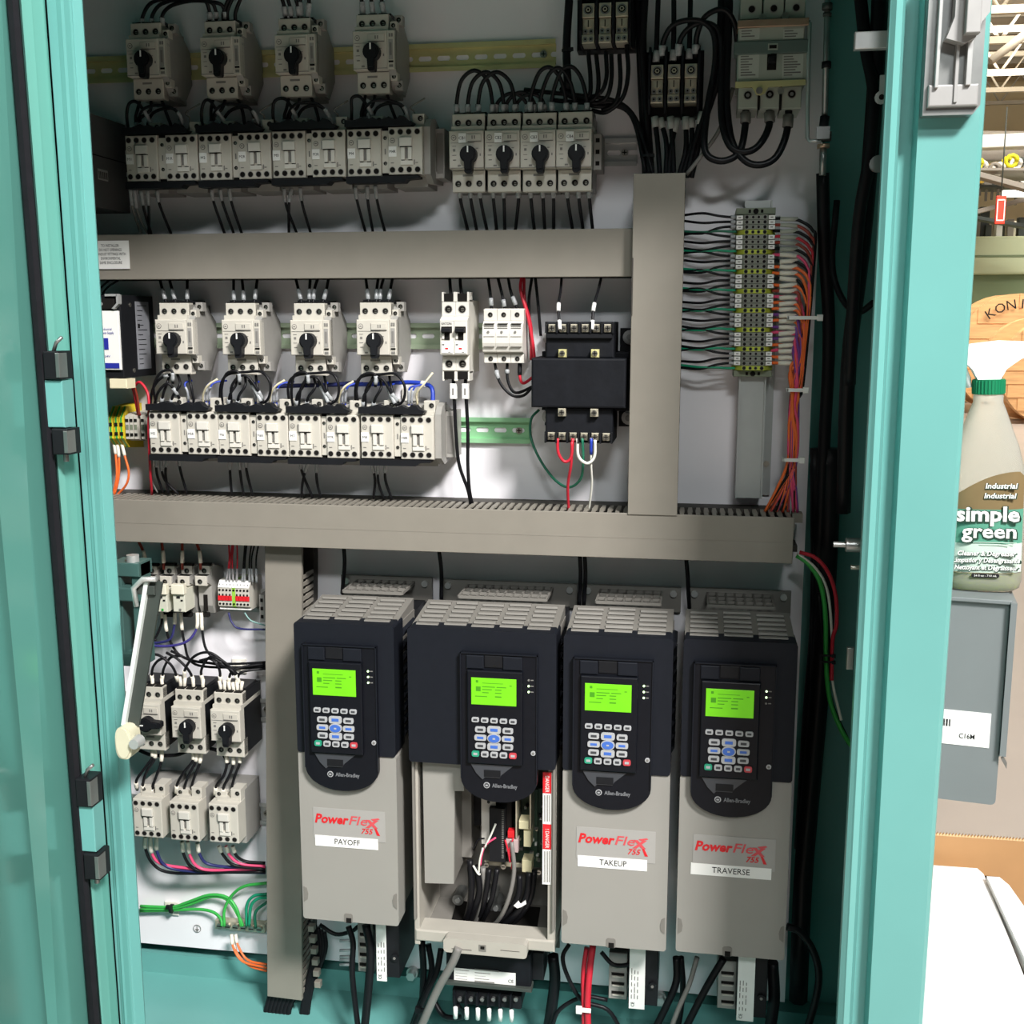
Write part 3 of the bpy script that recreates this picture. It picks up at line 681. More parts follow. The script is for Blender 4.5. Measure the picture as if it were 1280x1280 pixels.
# operating rod and bracket at right of the main breaker
c = P(1033, 90, -96); rd = thing('operating_rod', 'steel operating rod with black collars running down beside main breaker', 'rod', (c.x, 0, c.z))
def vtube(k, o, pts, r, m, n=12): return k.tube([L3(o, *q) for q in pts], r, m, n)
part('rod_tube', vtube(MB(), rd, [(1035, -30, -96), (1030.5, 152, -96)], 3.6, STEEL), rd)
k = MB(); vtube(k, rd, [(1034, 4, -96), (1033.6, 12, -96)], 6, SDARK); vtube(k, rd, [(1034, 16, -96), (1033.6, 20, -96)], 5, SDARK); vtube(k, rd, [(1033, 77, -96), (1032.6, 85, -96)], 5.5, BLK); part('collar', k, rd, kind='stuff')
k = MB(); vtube(k, rd, [(1031, 145, -96), (1029, 163, -96)], 5.5, BLK); vtube(k, rd, [(1030, 165, -96), (1029.6, 176, -96)], 9.5, SDARK, 6); part('cable_gland', k, rd)
k = MB(); vtube(k, rd, [(1029, 180, -96), (1028, 219, -96)], 4.2, STEEL); part('sleeve_tube', k, rd)
part('copper_nut', vtube(MB(), rd, [(1029, 180, -96), (1029, 185, -96)], 8, COPR, 6), rd)
t = thing('bracket_wire', 'bent steel bracket plate joining main breaker to the operating rod', 'bracket', P(1012, 140, -90))
k = MB(); k.tube([L3(t, *q) for q in ((1012, 28, -88), (1010, 90, -88), (1009, 172, -92), (1012, 176, -96), (1026, 176, -100))], 2.4, ZINC, 8); bx(k, t, 1011, 174, 1026, 188, -96, STEEL, 3); part('bent_bar', k, t, kind='stuff')

# ------------------------------------------------------------------ terminal strip
def tterm(m, mark=True):
    t = thing('terminal', 'x', 'terminal'); h = 2.7
    k = MB(); k.prism([(-25, -2), (-25, -40), (-14, -58), (14, -58), (25, -40), (25, -2)], -h, h, m, 'xy'); part('terminal_body', k, t)
    k = MB()
    for x, y in ((-11, -58.2), (-3.4, -58.2), (3.4, -58.2), (11, -58.2)):
        r = 2.1 if abs(x) > 5 else 1.7
        k.cyl(x, y-.3, y+.1, 0, r+.5, DEVS if m is not YGR else OLV, 10); k.cyl(x, y-.5, y-.2, 0, r, DARK, 8)
    part('screw_wells', k, t, kind='stuff')
    if mark:
        k = MB()
        for s in (-1, 1): k.box(s*19.5-4, s*19.5+4, -55, -48, -h+.3, h-.3, WHITE, .3); k.box(s*19.5-1.6, s*19.5+1.6, -55.3, -55, -.6, .6, GINK)
        part('marker_tags', k, t, kind='stuff')
    return t
tg, ty = tterm(mat('terminal_grey', (128, 132, 120), .55, var=.04)), tterm(YGR, False)
ztp, zbt = P(944, 268, -58).z, P(941, 463, -58).z
xtp, xbt = P(945, 268, -58).x, P(941, 463, -58).x
for i in range(32):
    f = (i+.5)/32; l = (xtp+(xbt-xtp)*f, 0, ztp+(zbt-ztp)*f)
    if i % 4 == 3: dup(ty, l, f'yellow-green earth terminal in the vertical strip, {ORD[i//4]} from the top', 'yellow-green earth terminals of the strip')
    else: dup(tg, l, f'grey terminal of the vertical strip, {ORD[i%4]} in the {ORD[i//4]} set from top', 'grey terminals of the vertical strip')
for pp in (tg, ty):
    for ch in list(pp.children): bpy.data.objects.remove(ch)
    bpy.data.objects.remove(pp)
for nm, py in (('top', 263.5), ('bottom', 467)):
    p = P(945 if nm == 'top' else 941, py, -50); t = thing('end_clamp', f'olive end clamp closing the vertical terminal strip at its {nm}', 'end clamp', (p.x, 0, p.z))
    k = MB(); k.box(-24, 24, -48, -2, -4, 4, OLV, .8); part('clamp_body', k, t)
    k = MB(); k.cyl(0, -49, -48, 0, 3.4, DARK, 10); k.box(-9, -6, -48.6, -48, -2, 2, DARK); k.box(6, 9, -48.6, -48, -2, 2, DARK); part('clamp_screw', k, t, kind='stuff')

# ------------------------------------------------------------------ third row: supply, two-pole breaker, fuses, transformer
c = P(151, 424, -104); ps = thing('power_supply', 'black power supply with white front and blue stripe beside left post', 'power supply', (c.x, 0, c.z))
k = MB(); k.box(-60, 0, -100, -8, -52, 58, BLK, 1); part('case', k, ps)
k = MB(); k.box(-60, -2, -104, -100, -41, 37, WHITE, .6); part('front_plate', k, ps, label='white front plate')
k = MB(); k.box(-60, -4, -104.8, -104, -39, -32, BLUE); k.box(-34, -18, -104.8, -104, -14, 1, BLUE); part('blue_print', k, ps, label='dark blue print')
text('Power Supply', 4.6, -19, -104.9, 8, BLUE, ps, width=20); text('24V', 3.6, -20, -104.9, -23, BLUE, ps, width=8); text('Industrial', 4, -19, -104.9, 13, BLUE, ps, width=14)
k = MB(); k.box(-60, -6, -106, -96, 39, 53, DARK, 1); k.prism([(-6, 39), (1, 46), (1, 58), (-2, 58), (-2, 47), (-9, 40)], -107, -98, ZINC); k.box(-18, -1, -107, -98, 56, 59, ZINC); part('terminal_shroud', k, ps)
k = MB()
for x in (-24, -31): k.cyl(x, -106.6, -106, 46, 2.2, ZINC, 10)
for z, y in ((45, -74), (-43, -72)): k.cyl(y, 0, .8, z, 3, SCREW, 10, 'x')
part('screws', k, ps, kind='stuff')
k = MB(); k.box(0, .6, -60, -22, -42, 50, mat('silver_sticker', (150, 152, 158), .4, .2, var=.04)); 
for i in range(13): k.box(.6, .8, -56, -56+random.uniform(10, 30), 44-i*6.6, 45-i*6.6, INK)
k.box(.6, .8, -56, -50, 14, 20, INK); part('side_label', k, ps, label='silver rating label')
k = MB(); k.box(-20, 5, -104, -80, -66, -53, mat('cream_connector', (226, 218, 186), .5, var=.03), 1); part('output_connector', k, ps, label='cream connector')

c = P(567, 420, -86); t = thing('two_pole_breaker', 'white two-pole miniature breaker with black toggles', 'circuit breaker', (c.x, 0, c.z))
for s in (-9, 9):
    k = MB(); k.box(s-9, s+9, -72, -6, -48, 46, DEV2, .6); k.box(s-9, s+9, -74, -70, 25, 43, DEV2, .8); k.box(s-9, s+9, -86, -70, -24, 19, DEV2, 1); k.prism([(-86, 19), (-86, 20), (-74, 25), (-70, 25), (-70, 19)], s-9, s+9, DEV2, 'yz'); k.box(s-9, s+9, -74, -70, -45, -27, DEV2, .8); part('pole_case', k, t)
    k = MB(); k.box(s-7, s+7, -86.6, -86, 4, 12, DARK); k.box(s-3, s+4, -87, -86, -5, 5, DARK); k.box(s-6, s+6, -94, -86, 5, 10, BLK, 1); k.box(s-6, s-3, -88, -86, -4, 3, DEV2, .4); part('toggle', k, t, label='black toggle')
    k = MB(); k.box(s-6, s+6, -73, -50, 44, 54, DARK); k.box(s-7, s+7, -73, -50, -56, -46, DARK); k.hole(s, 34, -74, 4.6); k.hole(s, -36, -74, 4.6); part('terminal_wells', k, t, kind='stuff')
    k = MB(); k.box(s-9, s-6.5, -73, -50, 44, 56, DEV2); k.box(s+6.5, s+9, -73, -50, 44, 56, DEV2); k.box(s-9, s-6.5, -73, -50, -58, -46, DEV2); k.box(s+6.5, s+9, -73, -50, -58, -46, DEV2); part('side_cheeks', k, t, kind='stuff')
    k = MB(); k.box(s-7, s+8, -87, -86, -22, -7, WHITE, .4); k.box(s-2, s+2, -87.4, -87, -17, -15, RED); k.box(s-6, s-3, -87.3, -87, -12, -10, GINK); k.box(s+2, s+5, -87.3, -87, -21, -20, GINK); part('rating_label', k, t)
text('EATON', 4.2, -9, -86.6, 15.6, INK, t, width=13)
c = P(628, 421, -76); fh = thing('fuse_holder', 'white three-pole fuse holder block right of the two-pole breaker', 'fuse holder', (c.x, 0, c.z))
for s in (-17.6, 0, 17.6):
    k = MB(); k.box(s-8.7, s+8.7, -60, -6, -34, 36, DEV2, .5); k.box(s-8.7, s+8.7, -66, -58, 20, 35, DEV2, .8); k.prism([(-66, 20), (-74, 14), (-76, 4), (-76, -8), (-72, -19), (-60, -22), (-58, 20)], s-8.7, s+8.7, DEV2, 'yz'); k.box(s-8.7, s+8.7, -64, -58, -34, -22, DEV2, .8); part('pole_case', k, fh)
    k = MB(); k.hole(s, 28, -66, 3); k.hole(s, -28.5, -64, 3); k.cyl(s-1, -76.8, -76, 6, 1.8, GINK, 8); part('screw_wells', k, fh, kind='stuff')
    k = MB()
    for i in range(3): k.box(s-6.5, s+6.5, -75.5, -70, 10.5+i*3, 11.6+i*3, GINK)
    k.box(s-7, s+7, -76.6, -76, 0, .6, GINK); k.box(s-7, s+7, -76.6, -74, -12.8, -12, GINK); part('printed_lines', k, fh, kind='stuff')

c = P(724, 479, -110); tr = thing('control_transformer', 'large black control transformer with silver screw terminals', 'transformer', (c.x, 0, c.z))
k = MB(); k.box(-61, 58, -108, -8, -31, 31, BLKM, 2.5); part('core', k, tr)
k = MB(); k.box(-54, 60, -60, -6, -38, 38, BLKM, 2); part('coil_cover', k, tr)
for s in (1, -1):
    k = MB(); z0_, z1_ = sorted((s*31, s*76)); k.box(-44, 42, -98, -20, z0_, z1_, BLKM, 2)
    z0_, z1_ = sorted((s*56, s*74)); k.box(-42, 40, -104, -98, z0_, z0_+5 if s > 0 else z0_, BLK)
    for i in range(7): k.box(-43+i*14-1, -43+i*14+1, -106, -96, s*62 if s > 0 else -76, 76 if s > 0 else -62, BLK)
    part('terminal_board', k, tr)
    for i in range(6):
        k = MB(); x = -36+i*14; z = s*68; k.box(x-4.6, x+4.6, -100.4, -98, z-5, z+5, ALU, .5); k.cyl(x, -103, -100.4, z, 3.6, SCREW, 8); k.box(x-2.8, x+2.8, -103.4, -103, z-.5, z+.5, DARK); k.box(x-.5, x+.5, -103.4, -103, z-2.8, z+2.8, DARK); part('screw_terminal', k, tr)
    for x in (-22, 19):
        k = MB(); z = s*37; k.box(x-5, x+5, -106, -98, z-5, z+5, BRASSY if s > 0 else ALU, .5); k.cyl(x, -108.4, -106, z, 3.6, SCREW, 8); k.box(x-2.8, x+2.8, -108.9, -108.4, z-.5, z+.5, DARK); k.box(x-.5, x+.5, -108.9, -108.4, z-2.8, z+2.8, DARK); part('screw_terminal', k, tr)
for sx in (-1, 1):
    for s in (1, -1):
        k = MB(); x0_ = 44 if sx > 0 else -56; k.box(x0_, x0_+26 if sx > 0 else x0_+14, -14, -3, s*32 if s > 0 else -62, 68 if s > 0 else -34, BLK, 1); part('mounting_foot', k, tr)
        k = MB(); x = 57 if sx > 0 else -50; z = 56 if s > 0 else -50; k.cyl(x, -22, -14, z, 7.5, ZINC, 6); k.cyl(x, -15.5, -14, z, 9.5, ZINC, 16); k.cyl(x, -26, -22, z, 4, STEEL, 10); part('mounting_bolt', k, tr)
# fourth row left: earth terminals
for i, (px, m, lb) in enumerate([(137.5, YEL, 'yellow-green earth terminal next to the left post'), (144.5, YEL, 'yellow-green earth terminal in the middle of three'), (151, YEL, 'yellow-green earth terminal touching the grey terminals')]):
    p = P(px, 536, -60); t = thing('earth_terminal', lb, 'terminal', (p.x, 0, p.z), 'earth terminals at the left post')
    k = MB(); k.prism([(-58, -14), (-58, 14), (-44, 30), (-2, 32), (-2, -32), (-44, -28)], -3.2, 3.2, m, 'yz'); part('terminal_body', k, t)
    k = MB(); k.prism([(-58.4, -14), (-58.4, 14), (-44.4, 30), (-44, -28)], -1.2, 1.2, WGRN, 'yz'); part('green_stripe', k, t, label='green stripe')
    k = MB(); k.box(-2.2, 2.2, -59, -58, 3, 8, DARK); k.box(-2.2, 2.2, -59, -58, -10, -5, DARK); part('screw_wells', k, t, kind='stuff')
for i, px in enumerate([157.5, 162.8, 168.2, 177]):
    p = P(px, 535, -60); t = thing('small_terminal', 'small grey terminal left of the fourth row contactors, '+ORD[i]+' from left', 'terminal', (p.x, 0, p.z), 'small grey terminals at left')
    k = MB(); k.prism([(-56, -16), (-56, 16), (-40, 20), (-2, 20), (-2, -20), (-40, -20)], -2.7, 2.7, DEV, 'yz'); part('terminal_body', k, t)
    k = MB(); k.box(-2, 2, -57, -56, 8, 12, DARK); k.box(-2, 2, -56.6, -56, -3, 4, OLV); k.box(-2, 2, -57, -56, -12, -8, DARK); part('screw_wells', k, t, kind='stuff')

# dark box at upper left
c = P(160, 212, -2); db = thing('dark_box', 'dark grey metal box with small label behind left post', 'box', (c.x, 0, c.z))
z1_, z0_ = L3(db, 160, 157, -2).z, L3(db, 160, 267, -2).z
k = MB(); k.box(-120, 0, -120, -2, z0_, z1_, mat('dark_grey_box_paint', (84, 84, 84), .6, var=.05), 1); part('case', k, db)
k = MB(); k.box(0, .5, -86, -60, z0_+36, z0_+50, mat('grey_sticker', (150, 150, 146), .5, var=.03))
for i in range(7): k.box(.5, .7, -84+i*3.4, -82.4+i*3.4, z0_+38, z0_+47, INK)
part('side_label', k, db, label='small barcode label')
part('seam', MB().box(0, .5, -112, -6, z0_+66, z0_+67.2, DARK), db)

# ------------------------------------------------------------------ lower left: relays, small terminals, earth bar
GR = 'slim relays on sockets at lower left'
for i, (px, has) in enumerate([(182, 1), (204, 1), (226, 1), (248, 0)]):
    p = P(px, 745, -70); t = thing('relay_socket', ['grey relay socket next to the door stay arm', 'grey relay socket, second from left, partly behind stay arm', 'grey relay socket, third from left, fully visible', 'empty grey relay socket right of the relays'][i], 'relay', (p.x, 0, p.z), GR)
    k = MB(); k.prism([(-44, 34), (-30, 36), (-4, 30), (-4, -36), (-40, -32), (-46, -20), (-46, 10), (-58, 16), (-58, 26), (-44, 26)], -10, 10, DEVS, 'yz'); k.box(-8, 8, -47, -30, 24, 38, DEV, .6); k.box(-8.5, 8.5, -60, -44, 12, 26, DEV, .6); part('socket', k, t)
    k = MB(); k.hole(0, 31, -47, 3.6); k.hole(-1, 18, -60, 3.4); k.box(-8, 8, -46, -38, 37, 41, DARK); k.box(-3, 3, -47, -46, -28, -4, DARK); k.box(-9, 3, -47, -40, -37, -31, DARK); part('screw_wells', k, t, kind='stuff')
    if has:
        k = MB(); k.box(-9, 9, -76, -46, -22, 10, mat('clear_grey_relay', (206, 206, 190), .25, var=.04), 1); k.box(-9.5, 9.5, -80, -70, 4, 18, mat('pale_relay_cap', (226, 222, 202), .4, var=.03), 1); k.box(-3, 2, -77, -76, -2, 1, INK); k.box(3, 6, -77, -76, -6, -4, INK); k.box(0, 3, -77, -76, -20, -17, WGRN if i == 1 else GINK); part('relay', k, t, label='pale translucent relay')
p = P(293, 746, -50); sb = thing('marked_terminals', 'small grey terminal block with white tags and red bridges', 'terminal block', (p.x, 0, p.z))
for i in range(9):
    x = -21.5+i*5.2; m = mat('lime_terminal', (146, 196, 70), .5) if i == 4 else DEV
    k = MB(); k.prism([(-50, -14), (-50, 14), (-40, 22), (-2, 22), (-2, -22), (-40, -20)], x-2.5, x+2.5, m, 'yz'); k.prism([(-51, 13), (-44, 22), (-40, 22), (-46, 12)], x-2.2, x+2.2, WHITE, 'yz'); k.box(x-2.4, x+2.4, -46, -42, -20, -18, WHITE); part('terminal_slice', k, sb)
k = MB()
for i in range(9):
    x = -21.5+i*5.2; k.cyl(x, -50.6, -50, 9, 1.7, DARK, 8); k.cyl(x, -50.6, -50, -11, 1.7, DARK, 8); k.box(x-.4, x+.4, -49, -48.6, 15, 18, INK)
    if i != 4: k.box(x-2.4, x+2.4, -51.5, -50, -6, 1, RED, .3); k.box(x-1, x+1, -51.6, -51, 1, 4, DARK)
part('red_bridges', k, sb, kind='stuff', label='red bridges and wells')
p = P(297, 1163, -30); eb = thing('earth_bar', 'silver earth bar with six screws on white panel', 'earth bar', (p.x, 0, p.z))
part('bar', MB().box(-40, 40, -20, -8, -7, 7, ALU, 1), eb)
for i in range(6):
    k = MB(); x = -31+i*12.6; k.cyl(x, -24, -20, 0, 4.8, SCREW, 10); k.box(x-3.6, x+3.6, -24.4, -24, -.7, .7, DARK); part('screw', k, eb)
for x in (-36, 36): part('standoff', MB().cyl(x, -8, 0, 0, 4, STEEL, 8), eb)
p = P(247, 1161, -1); es = thing('earth_symbol_sticker', 'round earth symbol sticker left of the earth bar', 'sticker', (p.x, -.0012, p.z))
k = MB(); k.tube([(6*math.cos(a*math.pi/10), 0, 6*math.sin(a*math.pi/10)) for a in range(21)], .5, GINK, 5); k.box(-.4, .4, -.4, .4, -1, 4, GINK); k.box(-3, 3, -.4, .4, -1.4, -.8, GINK); k.box(-2, 2, -.4, .4, -2.8, -2.2, GINK); k.box(-1, 1, -.4, .4, -4, -3.5, GINK); part('symbol', k, es)
for px, py, lb in ((216, 1135, 'clear tie mount holding the green earth wires'), (300, 832, 'white adhesive tie mount above lower breakers, beside vertical duct')):
    p = P(px, py, -1); t = thing('tie_mount', lb, 'tie mount', (p.x, -.001, p.z)); k = MB(); k.box(-11, 11, -3, 0, -11, 11, mat('clear_mount', (226, 222, 212), .4), .8); k.box(-4, 4, -6, -3, -6, 6, mat('clear_mount', (226, 222, 212), .4), .8); part('mount_pad', k, t)

# ------------------------------------------------------------------ variable speed drives
def rr(x0, x1, z0, z1, r, n=4):
    out = []
    for cx, cz, a0 in ((x1-r, z1-r, 0), (x0+r, z1-r, 90), (x0+r, z0+r, 180), (x1-r, z0+r, 270)):
        out += [(cx+r*math.cos(math.radians(a0+90*i/n)), cz+r*math.sin(math.radians(a0+90*i/n))) for i in range(n+1)]
    return out
def keypad(t, x, z, yf, lit=3):
    """operator module; x, z = top left of the bezel in the drive frame, yf its face depth"""
    pts = [(x, z), (x+97, z), (x+97, z-164)]+[(x+48.5+48.5*math.cos(math.radians(a)), z-164-30*math.sin(math.radians(a))) for a in range(10, 171, 10)]+[(x, z-164)]
    k = MB(); k.prism(pts, yf-7, yf, DRVB2); bz = part('operator_bezel', k, t)
    k = MB(); k.box(x, x+1.2, yf-9, yf-7, z-164, z, DRVB); k.box(x+95.8, x+97, yf-9, yf-7, z-164, z, DRVB); k.box(x, x+97, yf-9, yf-7, z-1.2, z, DRVB)
    k.box(x+8, x+30, yf-9.5, yf-7, z-20, z-3, DRVB, 1); k.box(x+54, x+78, yf-9.5, yf-7, z-20, z-3, DRVB, 1); k.box(x+31, x+53, yf-8.2, yf-7, z-18, z-3, BLK, .5); part('bezel_rim', k, bz, kind='stuff')
    kp = part('keypad_module', MB().box(x+9.5, x+79, yf-13, yf-7, z-142, z-21, DRVB2, 1.5), t, label='black keypad module')
    part('screen', MB().box(x+15, x+71.5, yf-13.8, yf-13, z-64.5, z-30, LCD, .4), kp, label='lit green screen')
    k = MB(); sx, sz = x+15, z-30
    for a, b, c_, d in ((6, 9, -3, -6), (6, 12, -11, -17), (14, 30, -10.5, -11.5), (32, 44, -10.5, -11.5), (14, 26, -14, -15), (30, 38, -14, -15), (14, 22, -18, -19), (30, 38, -18, -19), (5, 20, -23, -24), (30, 38, -22.5, -24), (14, 40, -6, -6.6), (48, 51, -8, -9)): k.box(sx+a, sx+b, yf-14, yf-13.8, sz+d, sz+c_, LCDT)
    part('screen_text', k, kp, kind='stuff')
    def key(px_, pz_, w_, h_, m=KEY, pr=KEYD, nm='key'):
        k = MB(); k.prism(rr(px_-w_/2, px_+w_/2, pz_-h_/2, pz_+h_/2, min(w_, h_)*.28, 2), yf-15, yf-13, m); k.box(px_-w_*.27, px_+w_*.27, yf-15.3, yf-15, pz_-h_*.2, pz_+h_*.2, pr); part(nm, k, kp)
    cx = x+43.8
    for i in range(5): key(cx+(i-2)*11.8, z-84, 9.2, 6.2)
    for r_, zz in ((0, -96.4), (1, -107), (2, -117.6)):
        for s in (-1, 1): key(cx+s*17.3, z+zz, 13.2 if r_ != 1 else 15, 7.4, KEY, KEYD if r_ != 1 else KBLU)
    key(cx, z-96, 17, 9.5, KEY, KBLU); key(cx, z-118, 17, 9.5, KEY, KBLU)
    k = MB(); k.prism([(cx+8.6*math.cos(a*math.pi/10), z-107+6.4*math.sin(a*math.pi/10)) for a in range(20)], yf-15.4, yf-13, KEY, smooth=True); k.prism([(cx+7.2*math.cos(a*math.pi/10), z-107+5*math.sin(a*math.pi/10)) for a in range(20)], yf-16, yf-15.4, KBLU); k.box(cx-1.6, cx+1.6, yf-16.2, yf-16, z-108, z-106, KEY); part('key', k, kp, label='oval blue centre key')
    for i in range(5): key(cx+(i-2)*11.8, z-128.4, 9.4, 7.4, KGRN if i == 0 else KRED if i == 4 else KEY, KEYD if 0 < i < 4 else KEY)
    for i in range(3):
        on = i < 3 if lit == 3 else (i != 0 if lit == 2 else i != 2)
        if on: part('indicator', MB().cyl(x+86, yf-8, yf-7, z-32-i*7.5, 1.3, LED, 8), t, label='lit indicator')
        else: part('indicator', MB().cyl(x+86, yf-8, yf-7, z-32-i*7.5, 1.3, GINK, 8), t)
        part('indicator_print', MB().box(x+88.5, x+92, yf-7.3, yf-7, z-32.6-i*7.5, z-31.4-i*7.5, GINK), t)
    k = MB(); k.cyl(x+92, yf-8.6, yf-7, z-126, 3, KEY, 14); k.cyl(x+92, yf-9, yf-8.5, z-126, 1.7, GINK, 10); part('port_button', k, t)
    # thumb recess under the keypad, maker's mark
    k = MB(); k.prism([(x+13, z-144), (x+67, z-144), (x+60, z-150), (x+52, z-157), (x+50, z-161), (x+31, z-161), (x+28, z-164), (x+20, z-156)], yf-9, yf-7, mat('recess_sheen_black', (62, 65, 70), .35, var=.05)); k.box(x+30, x+51, yf-9.6, yf-9, z-160, z-151, BLK); part('thumb_recess', k, t)  # recess coloured lighter than the bezel to carry a highlight
    k = MB(); k.cyl(x+33, yf-7.4, yf-7, z-172, 4, KEY, 16); k.cyl(x+33, yf-7.7, yf-7.3, z-172, 3, KEYD, 14); k.box(x+31.5, x+34.5, yf-8, yf-7.6, z-172.8, z-171.2, KEY); part('maker_mark', k, t, kind='stuff')
    text('Allen-Bradley', 7.2, x+56, yf-7.6, z-172, mat('mark_grey', (120, 122, 126), .5, var=0), t, bold=.02, width=32)
def vents(t, w, h, cols, m=DRVS):
    """sloping vented top between the front cover and the back, with louvre slats"""
    y0, y1, z0, z1 = -190, -84, h-3, h+9
    k = MB(); k.prism([(y0, z0), (y1, z1), (y1, z1-16), (y0, z0-14)], 1, w-2, m, 'yz'); top = part('vented_top', k, t)
    cw = (w-10)/cols; sl = (z1-z0)/(y1-y0)
    for c_ in range(cols):
        for r_ in range(6):
            y = y0+10+r_*15.6+(4 if c_ % 2 else 0); z = z0+(y-y0)*sl; xa = 5+c_*cw+2
            k = MB(); k.prism([(y, z-.5), (y+2, z+3), (y+8, z+3.4), (y+9, z-.5)], xa, xa+cw-7, m, 'yz'); k.box(xa, xa+cw-7, y-1.2, y-.2, z-1.5, z+.6, DARK); part('louvre', k, t)
def grille(t, w, h):
    k = MB(); x0_, x1_ = w*.22, w*.85; z = h+16
    k.box(4, w+6, -10, -4, z-30, z+4, DRVS); 
    n = max(6, int(w/18))
    for i in range(n+1):
        x = x0_+(x1_-x0_)*i/n; k.box(x-1.4, x+1.4, -78, -10, z-5, z-1, DRVS)
    for y in (-78, -56, -34, -12): k.box(x0_, x1_, y-1.5, y+1.5, z-5, z-1, DRVS)
    g = part('heatsink_grille', k, t)
    for x in (12, w-4):
        k = MB(); k.cyl(x, -14, -10, z-4, 4.6, ZINC, 10); part('flange_screw', k, t)
def drive(name, lab, bl, w, h, hx, lit, title):
    """bl = photo position of the front cover's lower left corner at depth -196"""
    p = P(*bl, -196); t = thing('speed_drive', lab, 'motor drive', (p.x, 0, p.z), 'speed drives along the bottom')
    hb = 231/404*h
    k = MB(); k.box(4, w-4, -84 if title else -58, -10, -6, h-12, BLK); part('back_channel', k, t)
    k = MB(); k.box(w-4, w-1, -186, -84, 12, h-6, DRVS); k.box(1, 4, -186, -84, 12, h-6, DRVS)
    for i in range(9):
        z = hb+10+i*17; k.prism([(w-1, z), (w+4, z+10), (w-1, z+12)], -150, -92, DRVB)
    part('side_housing', k, t)
    k = MB(); k.prism(rr(0, w, hb, h, 4), -196, -150, DRVB); part('upper_cover', k, t, label='charcoal black upper cover')
    if title:
        k = MB(); k.prism(rr(0, w, -2, hb+1, 4), -194, -160, DRVG); lc = part('lower_cover', k, t, label='light grey lower cover')
        k = MB(); k.prism(rr(w/2-9, w/2+3, -3, 10, 3), -194.6, -170, DRVS); k.box(w/2-6, w/2+1, -195, -194.4, -3, 4, DARK); part('cover_latch', k, t)
        for x, s in ((2, 1), (w-2, -1)):
            k = MB(); k.prism([(x, 22), (x+s*5, 26), (x+s*6, 34), (x+s*4, 42), (x, 44)], -194.8, -180, DRVS); part('thumb_notch', k, t)
        stk = part('name_sticker', MB().box(18, w-16, -194.6, -194, h-291, h-249, mat('pale_grey_sticker', (160, 158, 154), .45, var=.02)), t)
        z = h-264
        text('Power', 17, 42, -195, z, RED, stk, shear=.22, bold=.035, width=46); text('Fle', 17, 78, -195, z, LRED, stk, shear=.22, bold=.008, width=25)
        text('x', 22, 97, -195, z-1, LRED, stk, shear=.1, bold=.03, width=18); text('755', 10, 90, -195, z-13.5, RED, stk, shear=.25, bold=.02, width=16)
        k = MB(); k.prism([(96, z+4), (106, z+6), (108, z+4.6), (99, z+2)], -195, -194.6, LRED); k.prism([(98, z-2), (101, z-4), (108, z-18), (104, z-18)], -195, -194.6, RED); part('swoosh', k, stk, kind='stuff')
        lt = part('title_strip', MB().box(20 if title != 'TRAVERSE' else 16, w-26 if title != 'TRAVERSE' else w-20, -194.8, -194, h-302, h-287, WHITE), t, label=f'white strip reading {title}')
        text(title, 11, w/2-2, -195.1, h-294.5, INK, lt, width=34 if title != 'TRAVERSE' else 46)
    vents(t, w, h, 3 if w < 150 else 5); grille(t, w, h)
    keypad(t, hx, h-26, -196, lit)
    return t
D1 = drive('payoff', 'grey and black speed drive marked PAYOFF', (379, 1147), 131, 405, 13, 3, 'PAYOFF')
D2 = drive('open', 'wider speed drive with its lower cover off, wiring exposed', (515, 1165), 188, 411, 69, 2, None)
D3 = drive('takeup', 'grey and black speed drive marked TAKEUP', (702, 1177.5), 133, 407, 13, 3, 'TAKEUP')
D4 = drive('traverse', 'grey and black speed drive marked TRAVERSE, rightmost of four', (845, 1188), 134, 406, 13, 1, 'TRAVERSE')
# inside of the open drive
def at(px, py, y): return L3(D2, px, py, y)
def ibx(k, a, b, c_, d, y, m, dy=4, ch=0): return bx(k, D2, a, b, c_, d, y, m, dy, ch)
SH = mat('drive_shell_grey', (172, 168, 158), .5, var=.04)
PCB = mat('green_circuit_board', (40, 66, 50), .5, var=.2, scale=120)
k = MB(); ibx(k, 520, 945, 700, 1185, -60, DRVS, 4); part('inner_back', k, D2)
k = MB(); 
for sx, x0_, x1_ in ((0, 516, 527), (1, 686, 695)):
    a, b = at(x0_, 950, -178), at(x1_, 1180, -178); k.box(min(a.x, b.x), max(a.x, b.x) if sx else min(a.x, b.x)+7, -180, -60, b.z, a.z, SH, 1)
part('side_rails', k, D2, kind='stuff')
k = MB(); a, b = at(523, 1172, -180), at(694, 1190, -180)
k.box(a.x-3, b.x, -182, -150, b.z, b.z+16, SH, 2); a2, b2 = at(556, 1180, -190), at(660, 1196, -190); k.prism(rr(a2.x, b2.x, b2.z, b2.z+20, 5), -196, -176, SH)
part('bottom_lip', k, D2)
k = MB(); ibx(k, 565, 1186, 590, 1188, -196.6, DARK, 1); ibx(k, 626, 1188, 650, 1190, -196.6, DARK, 1); ibx(k, 599, 1181, 608, 1190, -196.6, DRVS, 1); ibx(k, 601, 1183, 606, 1187, -197, DARK, 1); part('lip_slots', k, D2, kind='stuff')
k = MB(); a = at(560, 1165, -170).z; k.box(at(523, 1172, -180).x, at(694, 1180, -180).x, -150, -62, a-14, a-10, DRVS); part('gland_plate', k, D2)
k = MB(); k.prism([(at(562, 1165, -150).x, -148), (at(670, 1165, -150).x, -148), (at(676, 1165, -70).x, -72), (at(572, 1165, -70).x, -72)], a-10, a-8, DARK, 'xy'); part('cable_opening', k, D2)
k = MB(); pp = [(529, 945), (578, 949), (581, 988), (569, 988), (568, 1104), (532, 1103)]
